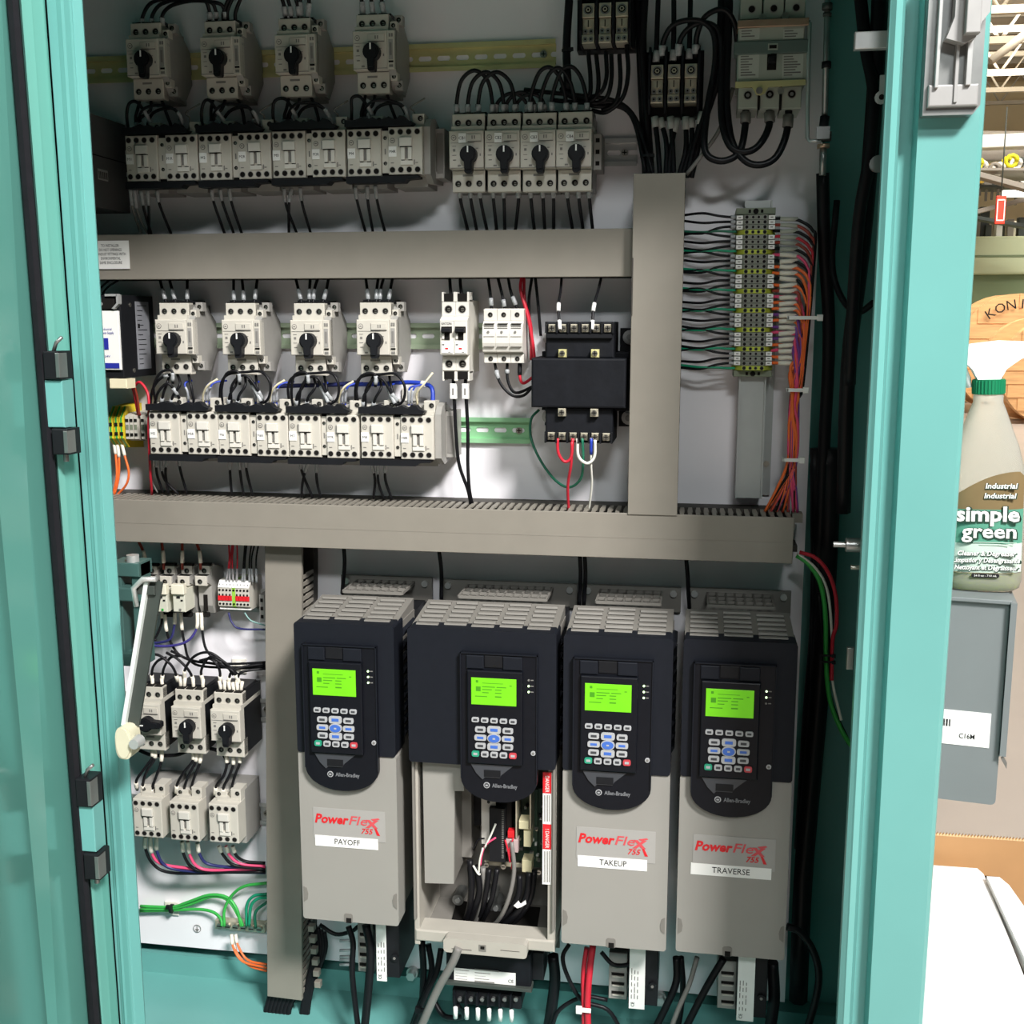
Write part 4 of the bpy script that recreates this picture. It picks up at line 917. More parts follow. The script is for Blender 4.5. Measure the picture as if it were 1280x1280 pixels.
k.prism([(at(x, y, -176).x, at(x, y, -176).z) for x, y in pp], -178, -172, DRVG); k.prism([(at(568, 990, -172).x, at(568, 990, -172).z), (at(568, 1104, -172).x, at(568, 1104, -172).z), (at(567, 1104, -172).x, at(567, 1104, -172).z), (at(567, 990, -172).x, at(567, 990, -172).z)], -172, -100, DRVS)
part('terminal_cover', k, D2, label='light grey notched terminal cover')
k = MB(); ibx(k, 577, 985, 590, 1072, -120, DRVS, 60); part('divider', k, D2)
k = MB(); ibx(k, 602, 982, 620, 1056, -130, mat('white_bracket', (206, 204, 196), .45, var=.04), 3); br6 = part('slot_bracket', k, D2); q = at(611, 1002, -131); text('6', 8, q.x, -131, q.z, INK, br6, bold=.04)
k = MB(); ibx(k, 588, 980, 601, 1032, -100, BLK, 10); ibx(k, 612, 1010, 632, 1078, -138, BLK, 50); ibx(k, 626, 1000, 640, 1078, -125, DARK, 20); ibx(k, 640, 985, 672, 1078, -100, PCB, 8); ibx(k, 664, 985, 686, 1085, -92, PCB, 6); part('circuit_boards', k, D2, kind='stuff')
k = MB()
for i in range(26): ibx(k, 627.5, 1012+i*2.4, 630, 1013+i*2.4, -139, GINK, 1)
for i in range(50):
    x = random.uniform(640, 684); y = random.uniform(990, 1076); ibx(k, x, y, x+random.uniform(1.2, 4), y+random.uniform(1, 4), -104, random.choice([BLK, GINK, OLV, DARK, ALU, WHITE]), 6)
part('components', k, D2, kind='stuff')
for x in (645, 662.5): part('board_edge', ibx(MB(), x, 980 if x > 650 else 988, x+1.6, 1048, -136, ALU, 34), D2)
CREAM = mat('cream_plug', (214, 206, 168), .5, var=.03)
for q in ((649, 1026, 661, 1037), (655, 1039, 664, 1059), (653, 1075, 665, 1091)): part('plug', ibx(MB(), *q, -140, CREAM, 20, .6), D2, label='cream plug')
part('plug', ibx(MB(), 635, 1039, 643, 1048, -136, RED, 12, .5), D2, label='red plug')
part('plug', ibx(MB(), 633, 1049, 648, 1066, -136, mat('pink_grey_block', (188, 168, 166), .5), 14, .5), D2)
k = MB(); ibx(k, 606, 1076, 655, 1085, -128, ALU, 3, .5); part('clamp_bar', k, D2)
for x, y in ((609, 1080), (630, 1082), (674, 1089)):
    q = at(x, y, -129); k = MB(); k.cyl(q.x, -133, -128, q.z, 3.6, SCREW, 10); k.box(q.x-2, q.x+2, -133.4, -133, q.z-.5, q.z+.5, DARK); part('clamp_screw', k, D2)
for x, y in ((575, 1120), (616, 1118), (622, 1130)):
    q = at(x, y, -80); k = MB(); k.cyl(q.x, -92, -62, q.z, 8, STEEL, 14); k.cyl(q.x, -94, -92, q.z, 4, ZINC, 6); part('stud_nut', k, D2)
wl = part('warning_label', ibx(MB(), 679, 965, 689.5, 1106, -181, WHITE, 1), D2, label='red and white danger label')
k = MB(); ibx(k, 679, 965, 689.5, 992, -181.4, RED, .4); ibx(k, 679, 1030, 689.5, 1062, -181.4, RED, .4); part('red_panel', k, wl, kind='stuff')
k = MB()
for j in range(4):
    for a, b in ((994, 1027), (1064, 1103)): ibx(k, 680.5+j*2.1, a, 681.2+j*2.1, b, -181.4, GINK, .4)
part('fine_print', k, wl, kind='stuff')
for y, s_ in ((980, 'DANGER'), (1048, '! DANGER')):
    q = at(684.2, y, -181.8); text(s_, 7, q.x, q.y, q.z, WHITE, wl, width=22 if y < 1000 else 26, rot=(math.pi/2, math.pi/2, 0))

# ------------------------------------------------------------------ modules under the drives
def low_module(label, x0, y0, x1, y1, lx0, lx1, ly1, y=-110):
    c = P((x0+x1)/2, (y0+y1)/2, y); t = thing('power_terminal_module', label, 'terminal block', (c.x, 0, c.z), 'terminal modules hanging under the drives')
    k = MB(); bx(k, t, x0, y0, x1, y1, y, DEVS, 80, 1); part('module_body', k, t)
    n = 4; h_ = (y1-y0-14)/n; k = MB()
    for i in range(n):
        b = y0+14+i*h_; bx(k, t, x0+3, b, x1-3, b+h_*.4, y-.8, DARK, 1); bx(k, t, x0+4, b+h_*.4, x1-4, b+h_*.62, y-2, DEV, 2)
    part('terminal_slots', k, t, kind='stuff')
    k = MB(); bx(k, t, lx0, y0-10, lx1, ly1, y-30, WHITE, 2); lb = part('rating_label', k, t, label='white vertical rating label')
    a, b = L3(t, lx0, y0, y-31), L3(t, lx1, ly1, y-31); k = MB()
    for j in range(3):
        for i in range(5): z = b.z+14+i*9; x = a.x+2.5+j*4; k.box(x, x+1, y-30.6, y-30, z, z+random.uniform(3, 8), GINK)
    part('fine_print', k, lb, kind='stuff'); text('CE', 6, a.x+5, y-30.8, b.z+6, INK, lb, rot=(math.pi/2, -math.pi/2, 0))
    k = MB(); bx(k, t, lx0-1, y0-10, lx1+16, ly1-4, y-26, BLK, 100, 1); part('filter_case', k, t, label='black filter case')
    k = MB(); q = L3(t, lx1+10, ly1-30, y-28); k.cyl(q.x, y-30, y-26, q.z, 5, BLK, 12); k.cyl(q.x, y-31, y-30, q.z, 2, GINK, 6); part('round_boss', k, t)
low_module('grey terminal module and black filter under the PAYOFF drive', 447, 1152, 468, 1216, 470, 484, 1227)
low_module('grey terminal module and black filter under the TAKEUP drive', 762, 1190, 784, 1250, 788, 806, 1262)
low_module('grey terminal module and black filter under the TRAVERSE drive', 899, 1200, 921, 1262, 924, 942, 1277)
c = P(612, 1216, -150); ck = thing('line_reactor', 'black line reactor with white rating label under the open drive', 'reactor', (c.x, 0, c.z))
k = MB(); bx(k, ck, 558, 1184, 664, 1236, -150, BLKM, 120, 2); part('core', k, ck)
k = MB(); bx(k, ck, 664, 1190, 680, 1226, -130, BLK, 90, 1); part('side_coil', k, ck)
k = MB(); bx(k, ck, 556, 1231, 665, 1237, -156, SDARK, 20, .5); part('shelf_bracket', k, ck)
k = MB(); bx(k, ck, 568, 1210, 645, 1232, -151, WHITE, 1); lb = part('rating_label', k, ck, label='white rating label')
k = MB()
for i in range(5):
    bx(k, ck, 570, 1212.5+i*3.6, 570+random.uniform(12, 19), 1213.7+i*3.6, -151.4, GINK, .4); bx(k, ck, 594, 1212.5+i*3.6, 594+random.uniform(12, 30), 1213.7+i*3.6, -151.4, GINK, .4)
part('fine_print', k, lb, kind='stuff'); q = L3(ck, 639, 1227, -152); text('CE', 6.5, q.x, -151.6, q.z, INK, lb)
k = MB(); bx(k, ck, 566, 1237, 652, 1262, -140, BLK, 60, 1); part('terminal_strip', k, ck)
for i in range(6):
    q = L3(ck, 570+i*14, 1250, -142); k = MB(); k.box(q.x-1, q.x+1, -152, -140, q.z-12, q.z+12, BLKM); k.cyl(q.x+6, -144, -140, q.z+2, 3, STEEL, 8); part('strip_terminal', k, ck)

# ------------------------------------------------------------------ wires
SL = [(.0, .12, CLR)]
def W(pts, r, m, label, group=None, sl=(), nm='wire', cat='wire'): return wire(pts, r, m, label, nm, cat, group, sl)
def family(rows, r, m, label, group, sl=()):
    for i, pts in enumerate(rows): W(pts, r, m, f'{label}, {ORD[i] if i < 20 else i+1} from left', group, sl)
# top row feeders: arcs from breaker to breaker
g = 'black wires feeding the top row breakers'; rows = []
for (a, b, c_) in (((178.5, 29), (262, 24), -3), ((190, 29), (270, 22), -1), ((203, 28), (281, 23), 1)):
    rows.append([(a[0], a[1]+6, -62), (a[0], a[1]-9, -66), (a[0]+12, 6+c_, -72), ((a[0]+b[0])/2, 0+c_, -76), (b[0]-9, 3+c_, -74), (b[0]-1, 12, -68), (b[0], b[1]+4, -62)])
family(rows, 2.5, WBLK, 'black jumper wire arching from first to second top breaker', g, [(.02, .14, CLR), (.86, .97, CLR)])
rows = []
for (a, b) in (((279, 24), (357, 20)), ((284, 22), (364, 20)), ((294, 24), (374, 20))):
    rows.append([(a[0], a[1]+4, -62), (a[0]+1, a[1]-11, -68), (a[0]+14, -12, -76), ((a[0]+b[0])/2, -22, -80), (b[0]-12, -12, -76), (b[0]-3, 4, -70), (b[0], b[1]+4, -62)])
family(rows, 2.5, WBLK, 'black jumper wire leaving the photo top between second and third breakers', g, [(.86, .97, CLR)])
rows = [[(376, 22, -62), (375, 2, -68), (384, -20, -78)], [(384, 24, -62), (386, 4, -68), (384, -20, -78)], [(453, 20, -62), (452, 2, -68), (447, -20, -74)], [(466, 20, -62), (464, 2, -68), (462, -20, -74)], [(480, 20, -62), (477, 2, -68), (474, -20, -74)]]
family(rows, 2.6, WBLK, 'black wire rising from third or fourth top breaker', g, [(.05, .5, CLR)])
# between top breakers and second-row contactors
g = 'black wires between top breakers and second row contactors'
for d, (ox, oy) in enumerate([(0, 0), (93, -2), (185, -4), (281, -7)]):
    base = [[(176, 123, -62), (172, 136, -70), (170, 150, -72), (172, 165, -66)], [(190, 124, -62), (186, 138, -74), (176, 150, -74), (184, 166, -66)], [(203, 124, -62), (208, 140, -72), (212, 158, -70), (214, 168, -64)],
            [(160, 168, -66), (157, 145, -74), (160, 130, -78), (170, 128, -78), (180, 142, -76), (190, 160, -66)], [(168, 166, -60), (178, 138, -80), (200, 132, -82), (222, 140, -78), (232, 164, -64)],
            [(180, 168, -58), (192, 142, -72), (214, 136, -74), (226, 150, -70), (224, 168, -62)]]
    for i, w_ in enumerate(base):
        W([(x+ox+random.uniform(-2, 2), y+oy, z) for x, y, z in w_], 2.1 if i != 4 else 1.8, WBLK, f'black wire, {ORD[i]} of the tangle below the {ORD[d]} top row breaker', g, [(.75, .95, CLR)])
    W([(236+ox, 164+oy, -60), (237+ox, 148+oy, -66), (232+ox, 142+oy, -68), (240+ox, 136+oy, -70), (250+ox, 130+oy, -64)], 1.1, WGRY, f'thin grey coil wire right of the {ORD[d]} top row breaker', 'thin grey coil wires of the second row')
# below second-row contactors
rows = [[(163, 236, -60), (166, 262, -50), (176, 292, -40)], [(168, 236, -60), (172, 266, -50), (184, 292, -42)], [(176, 238, -62), (180, 262, -54), (189, 293, -44)], [(184, 238, -62), (186, 262, -54), (186, 293, -44)], [(196, 238, -62), (200, 258, -56), (214, 293, -44)],
        [(264, 237, -62), (268, 256, -56), (281, 293, -44)], [(275, 237, -62), (279, 256, -56), (292, 292, -44)], [(286, 236, -62), (290, 256, -56), (302, 292, -44)],
        [(355, 236, -62), (358, 258, -56), (371, 292, -44)], [(364, 236, -62), (361, 258, -60), (361, 292, -44)], [(375, 235, -62), (378, 256, -56), (388, 291, -44)],
        [(444, 234, -62), (447, 254, -56), (457, 291, -44)], [(459, 233, -62), (460, 254, -56), (466, 290, -44)], [(469, 232, -62), (472, 254, -56), (481, 290, -44)]]
for i, r_ in enumerate(rows): W(r_, 1.9, WBLK if i not in (0, 1) else WGRY, f'{"black" if i not in (0, 1) else "grey"} wire dropping from second row contactors into upper duct, {ORD[i]} from left', 'wires dropping from the second row into the upper duct', [(.05, .35, CLR)])
rows = [[(a, 236, -62), (a+1, 252, -58), (b, 289, -44)] for a, b in ((575, 585), (588, 596), (600, 609), (616, 621), (629, 631), (647, 644), (663, 668), (678, 681), (691, 692), (709, 716), (723, 729), (736, 741))]
family(rows, 2.2, WBLK, 'black wire under the tagged breakers going into upper duct', 'wires under the tagged breakers', [(.08, .4, CLR)])
g = 'black jumper wires arching over the tagged breakers'
rows = []
for a, b, ap in ((571, 615, 90), (585, 629, 92), (598, 643, 92)): rows.append([(a, 146, -62), (a, 126, -66), (a+6, ap+10, -72), ((a+b)/2, ap-2, -76), (b-6, ap+10, -72), (b, 126, -66), (b, 146, -62)])
family(rows, 2.6, WBLK, 'black jumper arch from CB1 to CB2', g, [(.03, .14, CLR), (.86, .97, CLR)])
rows = []
for a, b, ap in ((621, 658, 118), (633, 668, 117), (646, 680, 119)): rows.append([(a, 146, -56), (a, 130, -60), ((a+b)/2-6, ap, -66), ((a+b)/2+8, ap, -66), (b, 130, -60), (b, 146, -56)])
family(rows, 2.4, WBLK, 'low black jumper loop from CB2 to CB3', g, [(.03, .2, CLR), (.8, .97, CLR)])
rows = []
for a, b, ap in ((663, 707, 86), (676, 718, 87), (690, 733, 85)): rows.append([(a, 146, -62), (a, 122, -68), (a+10, ap+6, -74), ((a+b)/2+2, ap-2, -76), (b-7, ap+12, -72), (b, 124, -66), (b, 144, -62)])
family(rows, 2.6, WBLK, 'black jumper arch from CB3 to CB4', g, [(.03, .14, CLR), (.86, .97, CLR)])
g = 'black wires between power blocks and the duct'
rows = [[(735, 64, -50), (738, 100, -54), (736, 120, -54), (722, 122, -50), (712, 112, -46)], [(745, 68, -50), (748, 104, -54), (742, 124, -54), (720, 128, -50), (690, 125, -46)], [(757, 64, -50), (758, 96, -54), (750, 116, -54), (730, 124, -48)],
        [(764, 68, -48), (764, 100, -52), (758, 122, -50), (744, 130, -46)], [(774, 68, -48), (775, 105, -52), (768, 130, -50), (752, 138, -46)], [(783, 56, -50), (785, 92, -54), (778, 122, -52), (758, 140, -48), (740, 138, -44)],
        [(700, 110, -50), (730, 128, -48), (770, 128, -46), (792, 146, -46), (806, 176, -48), (812, 222, -50)], [(700, 114, -48), (740, 132, -46), (776, 134, -44), (794, 156, -46), (808, 222, -50)],
        [(655, 112, -46), (690, 116, -48), (730, 120, -48), (768, 126, -46), (790, 142, -46), (804, 174, -50), (817, 222, -52)]]
family(rows, 2.8, WBLK, 'black wire curving under the top power block', g)
for a, lb in ((([(712, -12, -46), (708, 60, -46), (710, 112, -48)]), 'thick black cable running down left of the top power block'), (([(806, -12, -40), (803, 60, -40), (808, 140, -40), (814, 224, -44)]), 'thick black cable running down between the power blocks'),
              (([(798, -12, -30), (800, 60, -30), (803, 130, -34), (808, 224, -40)]), 'second thick black cable between the power blocks, against the first')):
    W(a, 5.2, WBLK, lb, None, (), 'cable', 'cable')
for x, y, lb in ((708, 63, 'left of top power block'), (809, 195, 'above the vertical duct')):
    p = P(x, y, -46 if x < 750 else -46); t = thing('cable_tie', 'black cable tie around the thick cable '+lb, 'cable tie', p); part('tie_band', MB().cyl(0, -1.5, 1.5, 0, 6.2 if x < 750 else 9, BLK, 12, 'z'), t); part('tie_head', MB().box(3, 9, -8, -4, -2, 2, BLK), t)
g = 'black feeder wires of the lower power block'
rows = [[(823, -12, -46), (821, 40, -52), (820, 78, -52)], [(842, -12, -46), (842, 40, -52), (841, 76, -52)], [(863, -12, -46), (862, 40, -52), (861, 74, -52)]]
family(rows, 3.2, WBLK, 'straight black wire dropping into lower power block', g, [(.78, .95, CLR)])
rows = [[(828, 74, -50), (829, 52, -56), (840, 32, -66), (860, 25, -72), (880, 28, -72), (892, 44, -70), (893, 80, -66), (884, 130, -62), (868, 180, -58), (856, 222, -54)],
        [(848, 74, -50), (850, 50, -58), (862, 34, -66), (880, 28, -70), (898, 40, -68), (900, 90, -64), (882, 150, -58), (862, 222, -52)],
        [(869, 72, -50), (871, 44, -60), (880, 22, -68), (896, 12, -70), (908, 14, -68), (918, 30, -62), (922, 60, -50)]]
family(rows, 3.4, WBLK, 'black wire arching out of lower power block top', g, [(.02, .1, CLR)])
rows = [[(818, 146, -52), (822, 180, -54), (825, 222, -54)], [(825, 148, -50), (833, 180, -54), (832, 222, -54)], [(838, 146, -52), (841, 184, -54), (842, 222, -54)], [(846, 148, -50), (838, 190, -54), (836, 222, -54)], [(857, 146, -52), (857, 186, -54), (848, 222, -54)], [(864, 148, -50), (864, 180, -54), (852, 222, -54)], [(878, 140, -56), (868, 180, -58), (858, 222, -58)]]
family(rows, 3.2, WBLK, 'black wire from lower power block into the vertical duct', g, [(.02, .25, mat('white_heatshrink', (170, 170, 166), .5))])
g = 'thick black loop cables of the main breaker'
rows = [[(932, 128, -60), (931, 160, -66), (924, 190, -70), (905, 201, -72), (886, 196, -72), (880, 178, -70), (885, 130, -66), (898, 60, -60), (902, -12, -54)],
        [(961, 128, -60), (961, 158, -66), (948, 182, -70), (930, 190, -72), (912, 182, -72), (902, 150, -70), (902, 90, -64), (908, 30, -58), (907, -12, -54)],
        [(986, 128, -60), (983, 166, -66), (970, 196, -70), (950, 206, -72), (930, 200, -72), (914, 174, -70), (908, 120, -66), (910, 50, -60), (912, -12, -56)]]
for r_, lb in zip(rows, ('left lug of main breaker, looping back up', 'middle lug of main breaker, looping back up', 'right lug of main breaker, lowest loop')): W(r_, 4.4, WBLK, 'thick black cable from '+lb, g, [(.04, .1, WGRY)], 'cable', 'cable')
W([(916, 110, -60), (900, 160, -66), (880, 190, -66), (858, 218, -60)], 2.6, WGRY, 'grey cable slanting down toward top of the vertical duct', None, (), 'cable', 'cable')
W([(902, -12, -40), (898, 50, -44), (892, 110, -50), (876, 170, -52), (864, 222, -54)], 3.6, WBLK, 'black cable beside breaker loops entering the vertical duct', None, (), 'cable', 'cable')
# third row
g = 'black wires from the upper duct to third row breakers'
rows = [[(199, 346, -44), (203, 362, -54), (209, 384, -62)], [(211, 346, -44), (215, 362, -54), (221, 384, -62)], [(234, 346, -44), (234, 362, -54), (234, 384, -62)], [(292, 346, -44), (292, 364, -54), (293, 384, -62)], [(302, 346, -44), (304, 364, -54), (305, 384, -62)], [(322, 346, -44), (320, 362, -54), (317, 384, -62)],
        [(369, 346, -44), (373, 362, -54), (378, 384, -62)], [(388, 346, -44), (387, 362, -54), (386, 384, -62)], [(398, 346, -44), (393, 362, -54), (391, 384, -62)], [(411, 346, -44), (408, 362, -54), (402, 384, -62)], [(457, 346, -44), (459, 362, -54), (461, 384, -62)], [(473, 346, -44), (471, 362, -54), (470, 384, -62)], [(480, 346, -44), (476, 362, -54), (474, 384, -62)], [(491, 346, -44), (488, 362, -54), (484, 384, -62)]]
family(rows, 2, WBLK, 'short black wire from upper duct to third row breakers', g, [(.5, .85, CLR)])
g = 'looping wires between third row breakers and fourth row contactors'
for d, ox in enumerate((0, 84, 170, 253)):
    oy = d*1.3; base = [[(213, 464, -62), (210, 480, -72), (203, 492, -74), (200, 508, -66)], [(221, 464, -62), (224, 480, -74), (216, 494, -76), (212, 508, -68)], [(234, 464, -62), (238, 482, -72), (242, 500, -72), (242, 508, -68)],
            [(196, 508, -66), (193, 485, -76), (200, 466, -82), (214, 464, -82), (216, 480, -80)]]
    if d: base += [[(192, 508, -64), (191, 480, -76), (200, 467, -80), (224, 464, -80), (243, 464, -82), (253, 478, -84), (252, 496, -82), (243, 502, -78), (236, 490, -76), (228, 474, -72)], [(205, 508, -66), (206, 484, -76), (214, 470, -80), (226, 470, -80), (238, 488, -78), (246, 500, -72)]]
    else: base += [[(188, 506, -66), (190, 488, -72), (200, 474, -76), (212, 468, -76)], [(192, 508, -70), (198, 490, -80), (210, 480, -80), (226, 498, -74)]]
    for i, w_ in enumerate(base): W([(x+ox+random.uniform(-1.5, 1.5), y+oy, z) for x, y, z in w_], 1.9, WBLK, f'black wire, {ORD[i]} of the loops below the {ORD[d]} third row breaker', g, [(.8, .96, CLR)])
    for j in range(3): W([(262+ox-j*4 if j < 2 else 236+ox, 507+oy, -60), (262+ox-j*4 if j < 2 else 235+ox, 492+oy, -66), (266+ox-j*5 if j < 2 else 231+ox, 480+oy, -66), (280+ox+j*4 if j < 2 else 240+ox, 476+oy, -56)], 1.3, WBLU, f'thin blue wire, {ORD[j]} strand right of the {ORD[d]} third row breaker', 'thin blue wires of the fourth row', [(.1, .5, CLR)])
    W([(254+ox, 506+oy, -66), (254+ox, 494+oy, -74), (260+ox, 482+oy, -80), (272+ox, 474+oy, -78)] if d < 3 else [(522, 506, -66), (521, 492, -72), (530, 480, -76), (541, 466, -70)], 1.5, mat('cream_wire_insulation', (216, 208, 176), .5), f'cream wire curving up right of the {ORD[d]} third row breaker', 'cream coil wires of the fourth row')
W([(436, 481, -40), (470, 480, -40), (510, 478, -40), (530, 480, -44), (540, 486, -50), (541, 506, -56)], 3, WBLU, 'blue wire bundle running right behind the fourth row coil wires', None, [(.55, .62, WHITE)], 'cable', 'cable')
W([(345, 483, -40), (380, 482, -40), (420, 481, -40), (445, 478, -40)], 3, mat('blue_black_loom', (28, 34, 84), .5), 'dark blue loom behind the fourth row wires', None, (), 'cable', 'cable')
t = thing('tie_mount', 'white square tie mount above the rightmost fourth row contactor', 'tie mount', P(514, 493, -2)); part('mount_pad', MB().box(-12, 12, -4, 1, -9, 9, mat('clear_mount', (226, 222, 212), .4), .8), t)
rows = [[(196, 572, -64), (196, 592, -58), (204, 616, -50)], [(201, 572, -64), (203, 592, -58), (209, 604, -54), (223, 618, -50)], [(210, 572, -64), (207, 592, -58), (211, 618, -50)], [(223, 572, -64), (226, 590, -58), (234, 618, -50)], [(287, 574, -64), (288, 596, -58), (290, 620, -50)], [(299, 574, -64), (301, 596, -58), (305, 620, -50)], [(307, 574, -64), (309, 592, -58), (316, 620, -50)],
        [(374, 576, -64), (379, 594, -58), (391, 622, -50)], [(386, 576, -64), (379, 600, -58), (377, 622, -50)], [(396, 576, -64), (396, 600, -58), (401, 622, -50)], [(464, 577, -64), (469, 600, -58), (467, 623, -50)], [(473, 577, -64), (473, 602, -58), (480, 623, -50)], [(482, 577, -64), (482, 600, -58), (490, 624, -50)]]
family(rows, 1.9, WBLK, 'black wire dropping from fourth row contactors into lower duct', 'black wires dropping into the lower duct', [(.02, .3, CLR)])
W([(190, 574, -60), (190, 600, -54), (197, 616, -48)], 1.2, WGRY, 'thin grey wire beside the red wire at far left', None)
for a, b, c_, d in ((567, 569, 574, 589), (582, 584, 585, 591)):
    W([(a, 462, -60), (a, 480, -66), (a+1, 500, -66), (b+1, 540, -62), (c_, 580, -58), (d-4, 612, -52), (d, 632, -44)], 2.4, WBLK, f'long black wire with white tag hanging from two-pole breaker, {"left" if a < 570 else "right"} pole', 'tagged wires under the two-pole breaker')
    p = P(a, 489, -67); o = thing('wire_tag', f'white wire tag on {"left" if a < 570 else "right"} wire under the two-pole breaker', 'tag', p, 'white tags under two-pole breaker'); part('tag_sleeve', MB().box(-4.2, 4.2, -4, 4, -10, 10, WHITE, .8), o); part('tag_print', MB().box(-1.2, 1.2, -4.2, -4, -5, 4, GINK), o)
family([[(562, 346, -44), (563, 360, -54), (565, 380, -60)], [(575, 346, -44), (576, 360, -54), (579, 378, -60)]], 2.2, WBLK, 'short black wire into top of two-pole breaker', 'wires into the two-pole breaker')
family([[(610, 346, -44), (613, 368, -52), (615, 392, -54)], [(622, 346, -44), (628, 370, -52), (632, 392, -54)], [(635, 346, -44), (639, 366, -52), (649, 392, -54)]], 2, WBLK, 'black wire from upper duct into the fuse holder', 'wires above the fuse holder', [(.55, .85, CLR)])
family([[(618, 452, -54), (625, 478, -58), (640, 494, -58), (655, 494, -54), (668, 480, -46)], [(634, 452, -54), (635, 476, -58), (645, 491, -58), (668, 482, -46)]], 2, WBLK, 'black wire looping from fuse holder to transformer', 'wires under the fuse holder', [(.1, .22, CLR)])
W([(650, 452, -54), (650, 472, -58), (655, 479, -56), (668, 470, -44)], 2, WRED, 'red wire looping from fuse holder to transformer', None, [(.02, .3, WBLK)])
W([(652, 346, -40), (651, 364, -46), (660, 396, -50), (667, 436, -50), (668, 460, -44)], 2.2, WRED, 'red wire running down left of the transformer', None); W([(655, 346, -36), (656, 376, -42), (664, 410, -46), (664, 450, -40)], 2, WRED, 'second red wire running down left of the transformer', None)
family([[(665, 346, -36), (661, 380, -40), (664, 430, -40), (668, 452, -36)], [(669, 346, -36), (673, 384, -40), (676, 420, -40)]], 2, WBLK, 'black wire between fuse holder and transformer', 'wires left of the transformer')
for r_, lb in (([(702, 344, -50), (701, 362, -70), (698, 384, -92), (700, 412, -104)], 'left'), ([(752, 344, -50), (748, 362, -70), (742, 384, -92), (740, 412, -104)], 'right')): W(r_, 1.8, WBLK, f'black wire with white sleeves into transformer top, {lb} one', 'wires into the transformer top', [(.6, .76, WHITE), (.84, .98, WHITE)])
W([(697, 548, -104), (698, 566, -102), (706, 577, -100), (714, 571, -100), (716, 548, -104)], 2, WRED, 'red jumper loop under the transformer', None)
W([(722, 548, -104), (723, 570, -102), (734, 579, -100), (743, 571, -100), (744, 550, -104)], 2, WWHT, 'white jumper loop under the transformer', None)
W([(728, 548, -104), (729, 576, -94), (726, 598, -80), (712, 609, -66), (694, 600, -54), (676, 576, -40), (664, 548, -30), (664, 524, -24), (674, 512, -20)], 1.8, mat('dark_green_wire_insulation', (34, 110, 84), .4), 'dark green wire looping left under the transformer', None)
W([(715, 552, -104), (714, 580, -96), (710, 606, -80), (711, 640, -60)], 1.9, WRED, 'red wire dropping from transformer into lower duct', None)
W([(739, 548, -104), (739, 580, -94), (740, 606, -80), (736, 640, -60)], 1.4, WWHT, 'thin white wire dropping from transformer into lower duct', None, [(.02, .2, WBLU)])
# left: supply output, orange and red wires
W([(160, 474, -80), (168, 484, -74), (172, 500, -64), (174, 520, -54)], 1.8, WBRN, 'dark red wire from power supply to small terminals', None)
W([(140, 474, -80), (156, 479, -76), (166, 486, -70), (171, 510, -56), (173, 520, -52)], 1.8, WRED, 'red wire under power supply ending at small terminals', None)
W([(175, 520, -52), (169, 500, -60), (168, 485, -66), (174, 478, -70), (182, 486, -72), (186, 500, -76), (186, 540, -80), (188, 590, -70), (190, 618, -50)], 1.9, WRED, 'long red wire looping beside the first fourth row contactor', None)
family([[(143, 556, -46), (145, 572, -48), (146, 596, -50), (141, 620, -46)], [(147, 556, -46), (149, 576, -48), (148, 600, -48), (142, 622, -44)], [(152, 554, -46), (156, 570, -50), (161, 590, -52), (158, 606, -50), (146, 620, -44)]], 1.7, WORG, 'orange wire under the earth terminals', 'orange wires under the earth terminals', [(.02, .25, PAPER)])
family([[(126, 372, -50), (134, 360, -50), (152, 348, -44)], [(118, 368, -50), (128, 358, -50), (140, 348, -44)]], 1.4, WBLK, 'thin dark wire at top of power supply', 'wires above the power supply')
# terminal strip wires, left
for i in range(32):
    f_ = (i+.5)/32; py = 268+(463-268)*f_; px = 919-(2.5*f_); x0_ = 852-2.5*f_; gy = i % 4; sag = [-4, 1, 5, -2][gy]; st = random.uniform(-3, 3)
    m = (WTGR if i > 4 else mat('dark_green_wire_insulation', (34, 110, 84), .4)) if gy == 3 else WBLK
    W([(x0_, py+sag+st, -40), ((x0_+px)/2-8, py+sag+st*.6+(-2 if gy == 0 else 2), -50), (px-22, py+sag*.4, -52), (px-8, py, -50), (px+2, py, -48)], 1.6, m, f'{"green" if gy == 3 else "black"} wire left of the terminal strip, {ORD[gy]} in the {ORD[i//4]} set down', 'wires between vertical duct and terminal strip', [(.78, .95, CLR)] if gy != 3 else ())
